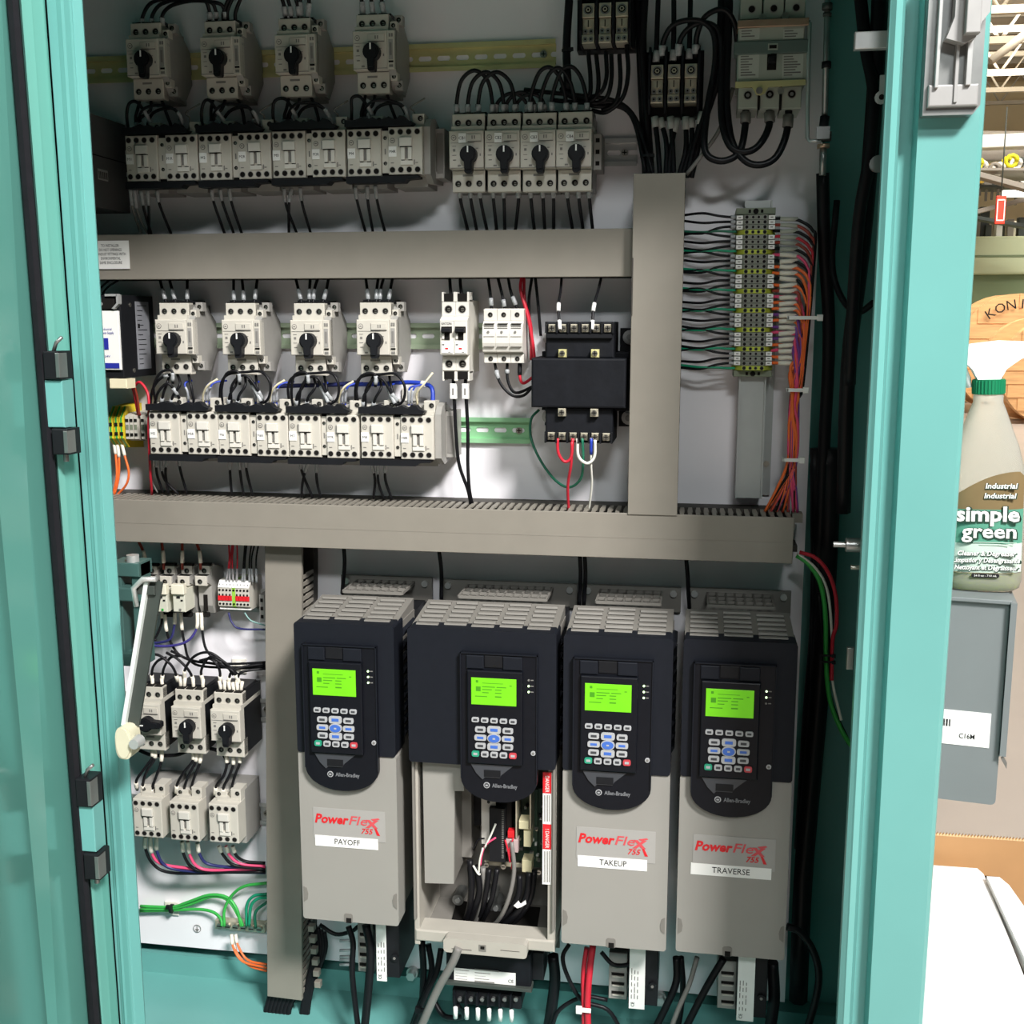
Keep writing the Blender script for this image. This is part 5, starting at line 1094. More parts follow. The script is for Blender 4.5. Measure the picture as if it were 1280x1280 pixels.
# right side
cols = [WBLK, WBRN, WBLK, WRED, WBRN, WBLK, WPNK, WBLK, WORG, WORG, WBLK, WORG, WBRN, WPNK, WORG, WORG, WPUR, WORG, WPUR, WPNK, WPUR, WORG, WPNK, WORG, WORG]
for i, m in enumerate(cols):
    f_ = (i+.7)/26; py = 268+(463-268)*f_; px = 967-3*f_; k_ = i/len(cols)
    out = 1019-28*k_+random.uniform(-3, 3); mid = 998-random.uniform(0, 12); en = [956, 963, 971, 978, 985, 992, 997][i % 7]
    pts = [(px, py, -48), (px+9, py+random.uniform(-1, 1), -54), (px+24, py+1, -58), (px+34-4*k_, py+3, -60), (out-3, py+14, -62), (out, py+40, -62), (1001-10*k_+random.uniform(-6, 6), max(py+70, 480), -60), (mid, max(py+92, 500), -58), (mid-2, 575, -56), ((mid+en)/2, 610, -54), (en, 640, -50)]
    W(pts, 2, m, f'{m.name.split("_wire")[0].replace("_", " ")} wire right of the terminal strip, {ORD[i] if i < 20 else "lower end, "+ORD[i-20]+" more"} from top'.replace('brick ', ''), 'bundled wires right of the terminal strip')
    p = P(px+20, py+.5, -58.5); d = thing('sleeve_marker', f'cream wire marker sleeve right of terminal strip, {ORD[i] if i < 20 else ORD[i-20]+" of the last ones"} from top', 'wire marker', p, 'cream marker sleeves of the terminal strip')
    k = MB(); k.tube([(-11, 0, random.uniform(-1.5, 1.5)), (0, 0, 0), (10, 0, random.uniform(-1.5, 1.5))], 2.7, PAPER if i > 5 else mat('dim_sleeve', (170, 172, 160), .6), 8); part('sleeve_tube', k, d)  # topmost sleeves use a darker copy of the cream, shade put in colour
for x, y, r_, lb in ((1004, 397, 20, 'white cable tie sticking out right of wires at terminal strip'), (995, 487, 12, 'white cable tie around orange bundle below the terminal strip'), (990, 574, 12, 'white cable tie around orange bundle just above lower duct')):
    p = P(x, y, -60); t = thing('cable_tie', lb, 'cable tie', p, 'white cable ties of the orange bundle'); k = MB(); k.box(-r_, r_, -9, -7, -2.2, 2.2, WHITE, .5); k.box(-r_, -r_+2, -9, 8, -2.2, 2.2, WHITE); part('tie_band', k, t); part('tie_head', MB().box(r_-4, r_+3, -11, -5, -4, 4, WHITE, .8), t)
# right interior looms
RB = [([(1074, -15, -200), (1082, 60, -210), (1092, 120, -220), (1086, 200, -220), (1074, 270, -210), (1066, 380, -190), (1062, 480, -170)], 7, 'black loom curving along right post near the top'),
      ([(1100, -15, -200), (1094, 100, -210), (1084, 240, -200), (1074, 340, -180), (1060, 460, -150), (1054, 640, -120)], 9, 'thick black loom in the shade right of terminal strip'),
      ([(1028, 216, -60), (1030, 300, -50), (1036, 420, -40), (1030, 560, -34), (1024, 700, -30), (1020, 850, -24)], 8, 'thick black cable continuing down from the operating rod gland'),
      ([(1046, 250, -60), (1040, 330, -60), (1052, 372, -80), (1072, 390, -100), (1092, 378, -120)], 4, 'black cable loop at mid height beside right post'),
      ([(1040, 560, -30), (1034, 700, -30), (1026, 840, -30), (1014, 980, -30), (1004, 1100, -30), (998, 1250, -30)], 13, 'very thick black loom descending right of the TRAVERSE drive'),
      ([(1020, 560, -14), (1020, 760, -14), (1010, 900, -14), (1000, 1060, -14)], 8, 'black cable between panel edge and thick loom'),
      ([(984, 1158, -120), (1000, 1164, -120), (1016, 1186, -120), (1024, 1216, -120), (1020, 1250, -120), (1008, 1290, -120)], 5, 'black cable loop low right of the TRAVERSE drive'),
      ([(1024, 740, -50), (1030, 820, -60), (1040, 880, -80), (1062, 930, -110)], 3, 'black wire beside the green wires at right')]
for pts, r_, lb in RB: W(pts, r_, WBLK, lb, 'black looms in the right side of the cabinet', (), 'cable', 'cable')
W([(996, 694, -70), (1012, 706, -74), (1026, 730, -80), (1032, 770, -84), (1033, 830, -90), (1038, 876, -100), (1052, 912, -120), (1066, 934, -140)], 3, WGRN, 'green wire curving down from end of lower duct', None)
W([(996, 692, -70), (1018, 708, -76), (1034, 736, -82), (1040, 790, -86), (1041, 850, -96), (1052, 900, -120)], 1.8, WWHT, 'white wire beside the green wire at duct end', None)
W([(1000, 690, -70), (1020, 697, -78), (1036, 716, -84), (1045, 745, -88), (1046, 780, -90), (1041, 800, -92), (1040, 850, -96)], 2.6, WRED, 'red wire curving down from end of lower duct', None)
for y in (818, 826): p = P(1034, y, -92); t = thing('cable_tie', f'black cable tie on green and red wires at right, {"upper" if y < 820 else "lower"}', 'cable tie', p); part('tie_band', MB().box(-8, 9, -5, -3, -1.2, 1.2, BLK), t); part('tie_head', MB().box(5, 10, -7, -3, -2, 2, BLK), t)
family([[(430, 684, -50), (431, 706, -44), (428, 742, -30)], [(549, 688, -50), (552, 714, -44), (552, 750, -30)], [(725, 694, -50), (726, 720, -44), (724, 756, -30)], [(731, 694, -50), (732, 720, -44), (730, 756, -30)], [(858, 698, -50), (860, 724, -44), (862, 760, -30)]], 2.8, WBLK, 'black wire from lower duct down behind the drives', 'wires behind the drives')
# lower left
for i, (a, b, c_) in enumerate(((173, 180, 182), (202, 204, 205), (228, 228, 228), (245, 250, 251))):
    W([(a, 676, -44), (b, 692, -48), (c_, 712, -48)], 2.1, WBRN, f'brick red wire into the relay sockets, {ORD[i]} from left', 'brick red wires above the relays', [(.45, .85, PAPER)])
for i, (x, m) in enumerate(((284, WRED), (288, WRED), (293, WRED), (297, WRED), (304, WBLK), (307, WBLK), (313, WBLK), (317, WBLK), (322, WBLK))):
    W([(x+random.uniform(-1, 3), 678, -44), (x+random.uniform(-3, 4), 700, -46), (x-1, 728, -44)], 1.2, m, f'thin {"red" if m is WRED else "black"} wire above the marked small terminals, {ORD[i]} from left', 'thin wires above the marked terminals', [(.7, .95, CLR)])
W([(286, 766, -46), (290, 778, -48), (300, 786, -48), (332, 787, -46)], 1.5, WNVY, 'navy wire curving right under the marked terminals', None)
W([(306, 766, -42), (314, 776, -44), (332, 782, -44)], 1.2, mat('pale_teal_wire', (120, 156, 152), .5), 'pale teal wire under the marked terminals', None)
g = 'wires under the relays'
LW = [([(178, 764, -46), (178, 780, -50), (184, 798, -52), (196, 800, -52)], 'black', WBLK), ([(202, 764, -46), (202, 780, -50), (194, 798, -52), (184, 802, -52)], 'black', WBLK), ([(219, 766, -46), (218, 784, -50), (212, 800, -54), (190, 804, -54), (176, 800, -54)], 'navy', WNVY),
      ([(247, 766, -46), (246, 786, -50), (234, 802, -54), (210, 808, -56), (184, 806, -56), (174, 800, -56)], 'violet-blue', mat('violet_blue_wire', (62, 56, 128), .45)), ([(206, 764, -46), (208, 786, -50), (213, 802, -50), (226, 820, -50), (252, 828, -48), (290, 830, -46), (332, 828, -44)], 'black', WBLK),
      ([(226, 766, -46), (228, 788, -50), (231, 804, -52), (238, 826, -50), (262, 834, -46), (332, 834, -42)], 'black', WBLK), ([(252, 766, -46), (253, 788, -50), (258, 812, -54), (272, 826, -54), (292, 836, -50), (332, 832, -46)], 'black', WBLK)]
for i, (pts, c_, m) in enumerate(LW): W(pts, 1.9, m, f'{c_} wire under the relays, {ORD[i]} of the group', g, [(.02, .2, PAPER)])
g = 'black wires looping above the lower left breakers'
LB = [[(190, 850, -60), (191, 836, -64), (198, 826, -66), (208, 822, -66)], [(203, 850, -60), (205, 836, -64), (214, 822, -66), (228, 820, -66)], [(223, 852, -60), (216, 834, -66), (200, 820, -68), (186, 818, -68)], [(231, 850, -60), (232, 836, -66), (244, 820, -68), (262, 816, -68), (280, 828, -64), (292, 844, -60)],
      [(242, 850, -60), (236, 838, -66), (222, 824, -68), (208, 816, -68)], [(254, 852, -60), (252, 838, -64), (262, 822, -68), (278, 826, -66), (298, 844, -60)], [(276, 852, -58), (274, 836, -66), (264, 824, -66), (250, 826, -64)], [(286, 852, -58), (290, 840, -62), (304, 834, -56), (332, 830, -46)], [(296, 854, -58), (300, 842, -62), (312, 838, -56), (332, 836, -44)],
      [(300, 854, -58), (290, 838, -64), (268, 830, -60), (240, 826, -56), (214, 814, -56)]]
family(LB, 2, WBLK, 'black wire looping above the lower left breakers', g, [(.02, .16, PAPER)])
for i, (x, y) in enumerate(((191, 857), (203, 857), (226, 855), (231, 856), (242, 857), (254, 858), (276, 860), (281, 860), (287, 861), (292, 862), (297, 862), (302, 861))):
    p = P(x, y-2, -62); t = thing('wire_ferrule', f'cream wire sleeve above the lower left breakers, {ORD[i]} from left', 'wire marker', p, 'cream sleeves above the lower left breakers'); a = random.uniform(-3, 3)
    k = MB(); k.tube([(a, 0, 8), (0, 0, 0), (-a*.4, 0, -9)], 2.6, PAPER, 8); part('sleeve_tube', k, t)
g = 'black wires between lower left breakers and contactors'
LC = [[(188, 930, -58), (191, 946, -64), (180, 962, -68), (171, 976, -68), (172, 988, -62)], [(193, 930, -58), (194, 948, -64), (184, 964, -70), (179, 980, -68), (181, 990, -62)], [(203, 932, -58), (202, 952, -64), (196, 970, -68), (191, 984, -66), (192, 994, -62)],
      [(240, 936, -58), (242, 950, -64), (230, 966, -68), (222, 980, -66), (221, 994, -62)], [(246, 936, -58), (245, 952, -64), (236, 970, -68), (231, 984, -66), (231, 994, -62)], [(253, 936, -58), (250, 954, -64), (244, 970, -68), (240, 984, -66), (241, 996, -62)],
      [(282, 938, -58), (284, 954, -64), (280, 970, -68), (271, 982, -66), (269, 996, -62)], [(292, 940, -58), (292, 956, -64), (286, 972, -68), (280, 984, -66), (279, 998, -62)], [(300, 940, -58), (300, 954, -64), (294, 970, -68), (290, 986, -66), (289, 1000, -62)]]
family(LC, 2.1, WBLK, 'black wire between lower left breakers and contactors', g, [(.04, .26, PAPER), (.78, .96, PAPER)])
W([(170, 936, -50), (190, 944, -50), (220, 944, -50), (238, 938, -52), (262, 936, -54), (278, 942, -56), (286, 956, -60)], 2.8, WBLK, 'black loom passing sideways under the lower left breakers', None, (), 'cable', 'cable')
g = 'wires sweeping right under the lower left contactors'
LD = [([(182, 1046, -60), (182, 1060, -56), (190, 1078, -50), (208, 1090, -46), (250, 1092, -44), (332, 1088, -40)], WBLK, 'black'), ([(188, 1046, -60), (190, 1066, -56), (202, 1080, -50), (240, 1086, -46), (280, 1088, -44), (332, 1086, -40)], WPNK, 'pink'), ([(196, 1046, -60), (197, 1066, -56), (210, 1084, -50), (250, 1090, -44), (332, 1091, -40)], WNVY, 'navy'),
      ([(228, 1052, -60), (230, 1068, -56), (240, 1084, -50), (262, 1090, -46), (332, 1090, -42)], WBLK, 'black'), ([(235, 1052, -60), (238, 1070, -56), (248, 1084, -50), (270, 1088, -46), (332, 1084, -42)], WPNK, 'pink'), ([(247, 1054, -60), (250, 1068, -56), (260, 1080, -50), (290, 1084, -46), (332, 1082, -42)], WNVY, 'navy'),
      ([(274, 1058, -60), (280, 1070, -56), (294, 1082, -50), (332, 1087, -44)], WBLK, 'black'), ([(283, 1058, -60), (288, 1070, -56), (302, 1080, -50), (332, 1083, -44)], WPNK, 'pink'), ([(291, 1058, -60), (296, 1070, -56), (308, 1077, -50), (332, 1079, -44)], WBLK, 'dark')]
for i, (pts, m, c_) in enumerate(LD): W(pts, 2.3, m, f'{c_} wire sweeping right below the lower left contactors, {ORD[i]} from left', g, [(.02, .2, PAPER)])
g = 'green earth wires at lower left'
for i, (pts, m) in enumerate(((([(176, 1133, -12), (215, 1134, -12), (235, 1128, -14), (262, 1119, -16), (284, 1122, -18), (296, 1136, -22), (302, 1158, -26)]), WGRN), ([(176, 1137, -12), (215, 1136, -12), (240, 1130, -12), (266, 1121, -14), (286, 1126, -18), (300, 1148, -24), (304, 1158, -26)], WGRN),
                              ([(176, 1139, -10), (215, 1138, -10), (250, 1137, -12), (268, 1141, -16), (277, 1150, -22), (278, 1158, -26)], WGRN), ([(334, 1104, -26), (306, 1108, -24), (290, 1120, -20), (281, 1138, -22), (281, 1158, -26)], WGRN), ([(309, 1158, -26), (309, 1132, -26), (318, 1120, -26), (334, 1118, -26)], WTGR), ([(312, 1158, -30), (314, 1134, -30), (322, 1124, -30), (336, 1122, -30)], WTGR), ([(320, 1160, -26), (320, 1140, -30), (334, 1128, -30)], mat('dark_green_wire_insulation', (34, 110, 84), .4)))):
    W(pts, 2.4, m, f'green earth wire near the earth bar, {ORD[i]} of the bundle', g)
t = thing('cable_tie', 'black cable tie on green wires at the clear mount', 'cable tie', P(215, 1136, -14)); part('tie_band', MB().cyl(0, -2, 2, 0, 7, BLK, 10, 'x'), t); part('tie_head', MB().box(-5, 1, -9, -5, 3, 9, BLK), t)
family([[(290, 1168, -28), (292, 1184, -34), (304, 1202, -40), (334, 1210, -46)], [(295, 1168, -28), (298, 1182, -34), (310, 1200, -40), (334, 1206, -46)], [(292, 1170, -26), (296, 1190, -32), (312, 1207, -38), (334, 1214, -44)]], 1.8, WORG, 'orange wire curving right under the earth bar', 'orange wires at the earth bar', [(.02, .25, PAPER)])
# under the drives
rows = [[(340+i*5.5, 1238, -56), (338+i*4.6-4, 1262, -60), (326+i*6, 1300, -70)] for i in range(7)]
family(rows, 4.6, WBLK, 'thick black cable leaving bottom of lower vertical duct', 'black cables under the lower vertical duct')
rows = [[(386+i*4, 1150+i*3, -40), (392+i*3, 1190, -46), (388+i*1.5-6, 1240, -54), (372+i*2, 1300, -62)] for i in range(6)]
family(rows, 3.4, WBLK, 'black cable right of the lower vertical duct', 'black cables right of the lower vertical duct')
for i in range(6): p = P(390+i*1.6, 1160+i*14, -58); t = thing('duct_clip', f'grey duct finger right of lower vertical duct, {ORD[i]} from top', 'clip', p, 'loose grey duct fingers'); part('clip_body', MB().box(-4.5, 4.5, -4, 6, -4.5, 4.5, DUCT, .8), t)
for i, y in enumerate((1176, 1188, 1196, 1200, 1206)): p = P(432, y, -70); t = thing('wire_marker', f'silver wire marker under PAYOFF drive, {ORD[i]} from top', 'wire marker', p, 'silver markers under the PAYOFF drive'); k = MB(); k.tube([(-8, 0, -1), (8, 0, 1)], 2.2, CLR, 8); part('sleeve_tube', k, t)
BC = [([(436, 1158, -120), (442, 1180, -124), (441, 1220, -128), (450, 1300, -130)], 4.2, WBLK, 'black cable hanging under the PAYOFF drive, left of two'), ([(458, 1156, -130), (464, 1190, -134), (461, 1240, -136), (455, 1300, -136)], 6, WBLK, 'thick black cable hanging under the PAYOFF drive, right of two'),
      ([(400, 1156, -90), (420, 1168, -90), (440, 1164, -90), (448, 1158, -90)], 3, WBLK, 'black cable curling just under PAYOFF drive'), ([(574, 1184, -196), (566, 1204, -196), (546, 1240, -190), (520, 1300, -180)], 5.6, WGRY, 'thick grey cable slanting down left from the open drive'),
      ([(528, 1176, -90), (530, 1220, -90), (526, 1300, -90)], 5, WBLK, 'black cable straight down beside open drive, left'), ([(536, 1180, -80), (540, 1216, -90), (524, 1260, -100), (510, 1300, -100)], 4.4, WBLK, 'black cable slanting left under the open drive'), ([(552, 1186, -100), (546, 1216, -110), (530, 1250, -120), (512, 1300, -120)], 4.4, WBLK, 'second black cable slanting left under the open drive'),
      ([(692, 1194, -90), (694, 1230, -90), (684, 1300, -90)], 8, WBLK, 'very thick black cable right of the line reactor'), ([(540, 1246, -100), (556, 1270, -110), (580, 1270, -120), (572, 1256, -138)], 4, WBLK, 'black cable loop at the left of reactor terminals'), ([(742, 1180, -130), (738, 1210, -136), (735, 1250, -140), (736, 1300, -140)], 4.6, WRED, 'red cable hanging under the TAKEUP drive'),
      ([(734, 1184, -126), (730, 1214, -132), (730, 1252, -136), (731, 1300, -138)], 3.4, WRED, 'second red cable hanging under the TAKEUP drive'), ([(712, 1180, -110), (704, 1196, -116), (710, 1220, -120), (728, 1250, -124), (760, 1262, -124), (778, 1290, -120)], 3, WBLK, 'thin black cable looping under the TAKEUP drive, left'),
      ([(690, 1286, -110), (700, 1262, -110), (730, 1246, -110), (760, 1250, -108)], 3, WBLK, 'thin black cable lying on cabinet floor'), ([(752, 1190, -120), (768, 1206, -124), (790, 1204, -126), (796, 1192, -120)], 3, WBLK, 'black cable curling at the TAKEUP terminals'),
      ([(846, 1196, -110), (846, 1226, -114), (834, 1256, -114), (812, 1300, -114)], 5, WBLK, 'black cable between TAKEUP and TRAVERSE drives'), ([(872, 1196, -120), (862, 1230, -126), (848, 1262, -130), (834, 1300, -130)], 3.4, WGRY, 'dark grey cable slanting under the TRAVERSE drive'), ([(905, 1198, -130), (888, 1226, -134), (872, 1256, -136), (850, 1300, -136)], 5, WBLK, 'black cable slanting down left under the TRAVERSE drive'),
      ([(852, 1196, -90), (854, 1240, -90), (846, 1300, -90)], 4, WBLK, 'black cable in the dark under the TRAVERSE drive'), ([(966, 1202, -100), (968, 1250, -100), (960, 1300, -100)], 8, WBLK, 'very thick black cable under right side of TRAVERSE drive')]
for pts, r_, m, lb in BC: W(pts, r_, m, lb, None, (), 'cable', 'cable')
for x, y, lb, m in ((731, 1262, 'white cable tie on the red cables', WHITE), (530, 1262, 'black cable tie on slanting cables under the open drive', BLK)):
    t = thing('cable_tie', lb, 'cable tie', P(x, y, -146)); part('tie_band', MB().box(-8, 9, -3, 0, -2.6, 2.6, m, .6), t); part('tie_head', MB().box(-11, -3, -5, 1, -4.5, 4.5, m, .8), t)
for i in range(6):
    x = 570+i*14; t = thing('wire_ferrule', f'white wire marker on the reactor terminals, {ORD[i]} from left', 'wire marker', P(x, 1266+i*.8, -156), 'white markers on reactor terminals'); part('sleeve_tube', MB().tube([(0, 0, 8), (0, 0, -8)], 3, WHITE, 8), t)
for i, (x, y) in enumerate(((612, 1205), (524, 1188), (828, 1250), (523, 1217))[1:3]+((818, 1246),)[:0]):
    t = thing('panel_bolt', ['zinc bolt on panel between PAYOFF and open drives', 'zinc bolt on panel under the TAKEUP drive'][i], 'bolt', P((516, 826)[i], (1216, 1247)[i], -4)); part('bolt_head', MB().cyl(0, -12, 2, 0, 7, ZINC, 6), t); part('bolt_washer', MB().cyl(0, -2, 4, 0, 9, ZINC, 14), t)
# cables inside the open drive
IC = [([(588, 1075, -140), (590, 1110, -142), (586, 1140, -130), (574, 1172, -100)], 4.4, WBLK), ([(596, 1082, -140), (600, 1112, -140), (592, 1140, -130), (580, 1174, -100)], 4.4, WBLK), ([(604, 1084, -136), (606, 1116, -136), (600, 1140, -128), (586, 1172, -98)], 4, WGRY), ([(612, 1086, -140), (608, 1116, -142), (602, 1140, -130), (590, 1160, -104)], 3.6, WBLK), ([(622, 1086, -140), (616, 1120, -142), (608, 1142, -130), (598, 1160, -104)], 3.6, WBLK),
      ([(640, 1052, -142), (643, 1090, -146), (634, 1130, -148), (618, 1156, -130), (590, 1172, -104)], 3, WGRY), ([(650, 1094, -142), (648, 1120, -146), (630, 1146, -136), (600, 1170, -106)], 4, WBLK), ([(662, 1090, -140), (658, 1122, -144), (640, 1148, -136), (606, 1172, -106)], 4.6, WBLK), ([(668, 1088, -136), (664, 1120, -140), (650, 1144, -130), (624, 1168, -104)], 4.6, WBLK)]
for i, (pts, r_, m) in enumerate(IC): W(pts, r_, m, f'{"grey" if m is WGRY else "black"} cable fanning out inside the open drive, {ORD[i]} from left', 'cables inside the open drive', (), 'cable', 'cable')
for i, (pts, m, r_) in enumerate((([(620, 1030, -146), (614, 1044, -146), (606, 1060, -146)], WWHT, 1.4), ([(620, 1047, -146), (608, 1056, -146), (603, 1068, -144), (601, 1082, -142)], WPNK, 1.3), ([(592, 1082, -146), (598, 1092, -146), (601, 1093, -146)], WWHT, 1.4), ([(604, 1060, -146), (600, 1076, -146), (599, 1092, -144)], WWHT, 1.3), ([(632, 1050, -142), (636, 1066, -142), (638, 1078, -142)], WRED, 1.3), ([(642, 1048, -142), (637, 1064, -142), (641, 1074, -142), (640, 1086, -142)], WRED, 1.2), ([(606, 1048, -140), (598, 1050, -140), (592, 1062, -138)], WBLK, 1.2))):
    W(pts, r_, m, f'thin {m.name.split("_wire")[0]} signal wire inside open drive, {ORD[i]} of the group', 'thin signal wires inside the open drive')
t = thing('wire_flag', 'white paper flag on cables inside the open drive', 'tag', P(651, 1129, -150)); part('flag', MB().prism([(-9, -4), (-3, 3), (0, -1), (7, 5), (8, 0), (1, -5), (-4, -7)], -1, 1, WHITE), t)
t = thing('cable_bush', 'cream cable bush glimpsed in the open drive cable hole', 'bush', P(628, 1176, -110)); part('bush_body', MB().cyl(0, -6, 6, 0, 9, NYL, 14), t)

# ------------------------------------------------------------------ beside the cabinet: grey wall box with a cleaner bottle on top
gb = thing('wall_box', 'grey steel enclosure box with white barcode label right of the cabinet', 'enclosure', P(1263, 753, -130), rot=(0, 0, math.radians(-9)))
H = (P(1263, 753, -130).z-P(1252, 1006, -130).z)*1000; Wd = min(230, (P(1263, 753, -130).x-.262)*1000)
k = MB(); k.prism(rr(-Wd, 0, -H, 0, 6), -2, 190, BOXG); part('case', k, gb)
k = MB(); k.box(-Wd, 2, -8, 192, -1, 4, BOXG, 1); k.prism([(-10, 2), (200, 2), (200, -186), (8, -196), (-10, -190)], 0, 7, BOXG, 'yz'); part('lid_flange', k, gb)
part('lid_seam', MB().box(-.5, 1, -6, 190, -H*.74, -2, DARK), gb)
k = MB(); z = -H*.63; k.box(-Wd+4, -12, -2.8, -2, z-22, z+22, WHITE); lb = part('barcode_label', k, gb, label='white barcode label')
k = MB()
for i in range(26):
    if i % 3 != 2: k.box(-86+i*1.1, -86+i*1.1+random.choice([.5, .7, .9]), -3.2, -2.8, z+1, z+10, INK)
part('barcode', k, lb, kind='stuff')
text('C16M', 9, -38, -3.2, z-10, INK, lb, width=18, bold=.01)
k = MB(); k.prism([(4, -H*.74), (9, -H*.74-8), (9, -H*.74-16), (2, -H*.74-4)], -8, -4, STEEL); part('latch_hook', k, gb)
part('wall_bracket', MB().box(-Wd-6, -Wd+4, 60, 120, -H*.8, -20, BOXG), gb)
# bottle
bp = P(1227, 735, -75); bo = thing('spray_bottle', 'clear cleaner spray bottle with green cap and label on the grey box', 'bottle', (bp.x, bp.y, bp.z), rot=(0, math.radians(-1.8), math.radians(-6)))
CLEAR = mat('clear_bottle_plastic', (236, 236, 226), .12, var=0, trans=.75, ior=1.12)
GLIQ = mat('green_cleaner_liquid', (126, 150, 24), .1, var=.05, trans=.35, ior=1.33)
prof = [(0, 36, 20), (4, 43, 25), (14, 45, 27), (60, 45.5, 28), (110, 46, 28), (150, 44, 27), (178, 37, 24), (205, 27, 20), (222, 21, 18), (232, 17, 17), (240, 17, 17), (244, 14, 14), (252, 14, 14)]
def ovals(prof, m, n=28, z0=0, z1=1e9, s=1):
    k = MB(); rows = [p for p in prof if z0 <= p[0] <= z1]; vs = []
    for z, a, b in rows:
        for i in range(n):
            t_ = 2*math.pi*i/n; c_, s_ = math.cos(t_), math.sin(t_); e = .75
            vs.append((a*s*math.copysign(abs(c_)**e, c_), b*s*math.copysign(abs(s_)**e, s_), z))
    fs = [(r*n+i, r*n+(i+1) % n, (r+1)*n+(i+1) % n, (r+1)*n+i) for r in range(len(rows)-1) for i in range(n)]
    k.add(vs, fs, m, True); k.add([vs[i] for i in range(n)], [tuple(range(n))], m); k.add(vs[-n:], [tuple(range(n))], m); return k
part('bottle_body', ovals(prof, CLEAR), bo, label='clear plastic body')
part('cleaner_liquid', ovals([(2, 36, 20), (5, 41, 23), (14, 43.4, 25), (24, 43.6, 25)], GLIQ), bo, label='yellow-green liquid left at the bottom')
k = MB()
for i in range(30):
    a_ = 2*math.pi*i/30; k.box(18.4*math.cos(a_)-.7, 18.4*math.cos(a_)+.7, 18.4*math.sin(a_)-.7, 18.4*math.sin(a_)+.7, 243, 259, mat('green_cap', (16, 120, 80), .4))
k.cyl(0, 242, 260, 0, 18.4, mat('green_cap', (16, 120, 80), .4), 24, 'z'); part('screw_cap', k, bo, label='ribbed green cap')
k = MB(); k.prism([(-14, 260), (12, 260), (18, 272), (34, 284), (60, 290), (60, 296), (40, 304), (10, 306), (-20, 303), (-46, 298), (-52, 284), (-30, 282), (-20, 272)], -12, 12, mat('white_sprayer', (246, 246, 244), .35), smooth=False); part('trigger_head', k, bo, label='white trigger sprayer head')
k = MB(); k.tube([(-40, 0, 284), (-30, 0, 276), (-24, 0, 262), (-22, 0, 250)], 3.4, mat('white_sprayer', (246, 246, 244), .35), 8); part('trigger', k, bo)
# wrap label: shallow curved sheet on the front of the body
def lab(zs, m, nm, off=1.0, lb=None):
    """zs: list of (x, ztop) ; bottom 28; sheet follows the oval front"""
    k = MB(); n = len(zs); vs = []
    for x, zt_, zb_ in zs:
        c_ = min(.999, abs(x)/45.6); yy = -28*(1-c_**(2/.75))**(.75/2)-off
        vs += [(x, yy, zb_), (x, yy, zt_)]
    k.add(vs, [(2*i, 2*i+2, 2*i+3, 2*i+1) for i in range(n-1)], m, True); return part(nm, k, bo, label=lb)
xs = [-42+i*6 for i in range(15)]
top = lambda x: 150-(((x-34)/76)**2)*34 if x < 34 else 150-((x-34)/10)**2*10
LBN = mat('label_bronze', (122, 104, 72), .4, var=.05); LGR = mat('label_green', (86, 148, 126), .4, var=.05); LPL = mat('label_pale_green', (188, 206, 194), .4, var=.04)
lab([(x, top(x), 104) for x in xs], LBN, 'label_panel', 1.0, 'bronze top of label'); lab([(x, 104, 62) for x in xs], LGR, 'label_panel', 1.0, 'green middle of label'); lab([(x, 62, 26) for x in xs], LPL, 'label_panel', 1.0, 'pale green lower part of label')
BW = mat('label_white_print', (240, 240, 236), .5, var=0); SH2 = mat('label_shadow_print', (34, 62, 50), .5, var=0)
def lt(s, size, x, z, wd, m1=BW, m2=SH2, b=.04, sh=0):
    text(s, size, x+.8, -30.2, z-.7, m2, bo, bold=b+.05, width=wd*1.03, shear=sh); text(s, size, x, -30.7, z, m1, bo, bold=b, width=wd, shear=sh)
lt('Industrial', 9, 14, 133, 36, sh=.15, b=.02); lt('Industrial', 9, 13, 121, 36, sh=.15, b=.02)
lt('simple', 25, 0, 98, 72, b=.03); lt('green', 24, 3, 77, 62, b=.02)
lt('Cleaner & Degreaser', 8, 0, 50, 66, b=.02, sh=.15); lt('Limpiador y Desengrasante', 8, 0, 41.5, 76, b=.02, sh=.15); lt('Nettoyant et Dégraisseur', 8, 0, 32.5, 72, b=.02, sh=.15)
k = MB(); k.prism(rr(-16, 16, 20, 25, 2.4), -29.6, -29, INK); part('volume_print', k, bo); text('24 fl oz - 710 mL', 3.4, 0, -30.2, 22.5, BW, bo, width=26)
for i in range(2): 
    k = MB(); k.box(-18+i*10, 34-i*8, -30, -29.6, 63.5-i*3, 64.3-i*3, LPL); part('fine_print', k, bo)

# cardboard tray and white bench in the right foreground
yb_ = PZ(1222, 1085, .62).y+.03; ty_ = P(1240, 1047, yb_*1000)
cb = thing('cardboard_box', 'brown corrugated cardboard box edge below the grey wall box', 'box', (ty_.x, ty_.y, ty_.z))
k = MB(); L0 = (.27-ty_.x)*1000; k.box(L0, 420, -4, 0, -420, 0, CARD); part('front_panel', k, cb); part('side_panel', MB().box(416, 420, 0, 300, -420, 0, CARD), cb); part('side_panel', MB().box(L0, L0+4, 0, 300, -420, 0, CARD), cb)
k = MB()
for i in range(80): x = L0+i*5; k.prism([(x, -.5), (x+3, 5), (x+6, -.5)], -4.4, -.2, mat('pale_corrugation', (216, 182, 136), .7))
part('corrugation', k, cb, kind='stuff')
z_ = PZ(1200, 1100, .70)
wb = thing('white_bench', 'glossy white bench top with black edge strip in right foreground', 'bench', (0, 0, 0))
def poly_at(pix, z, m, th, nm, lb=None):
    q = [PZ(a_, b_, z) for a_, b_ in pix]; q = [Vector((max(v.x, .262), v.y, v.z)) if v.y > -.5 else v for v in q]; k = MB(); k.prism([(v.x, v.y) for v in q], z-th, z, m, 'xy'); return part(nm, k, wb, k=1, label=lb)
ZW = .62
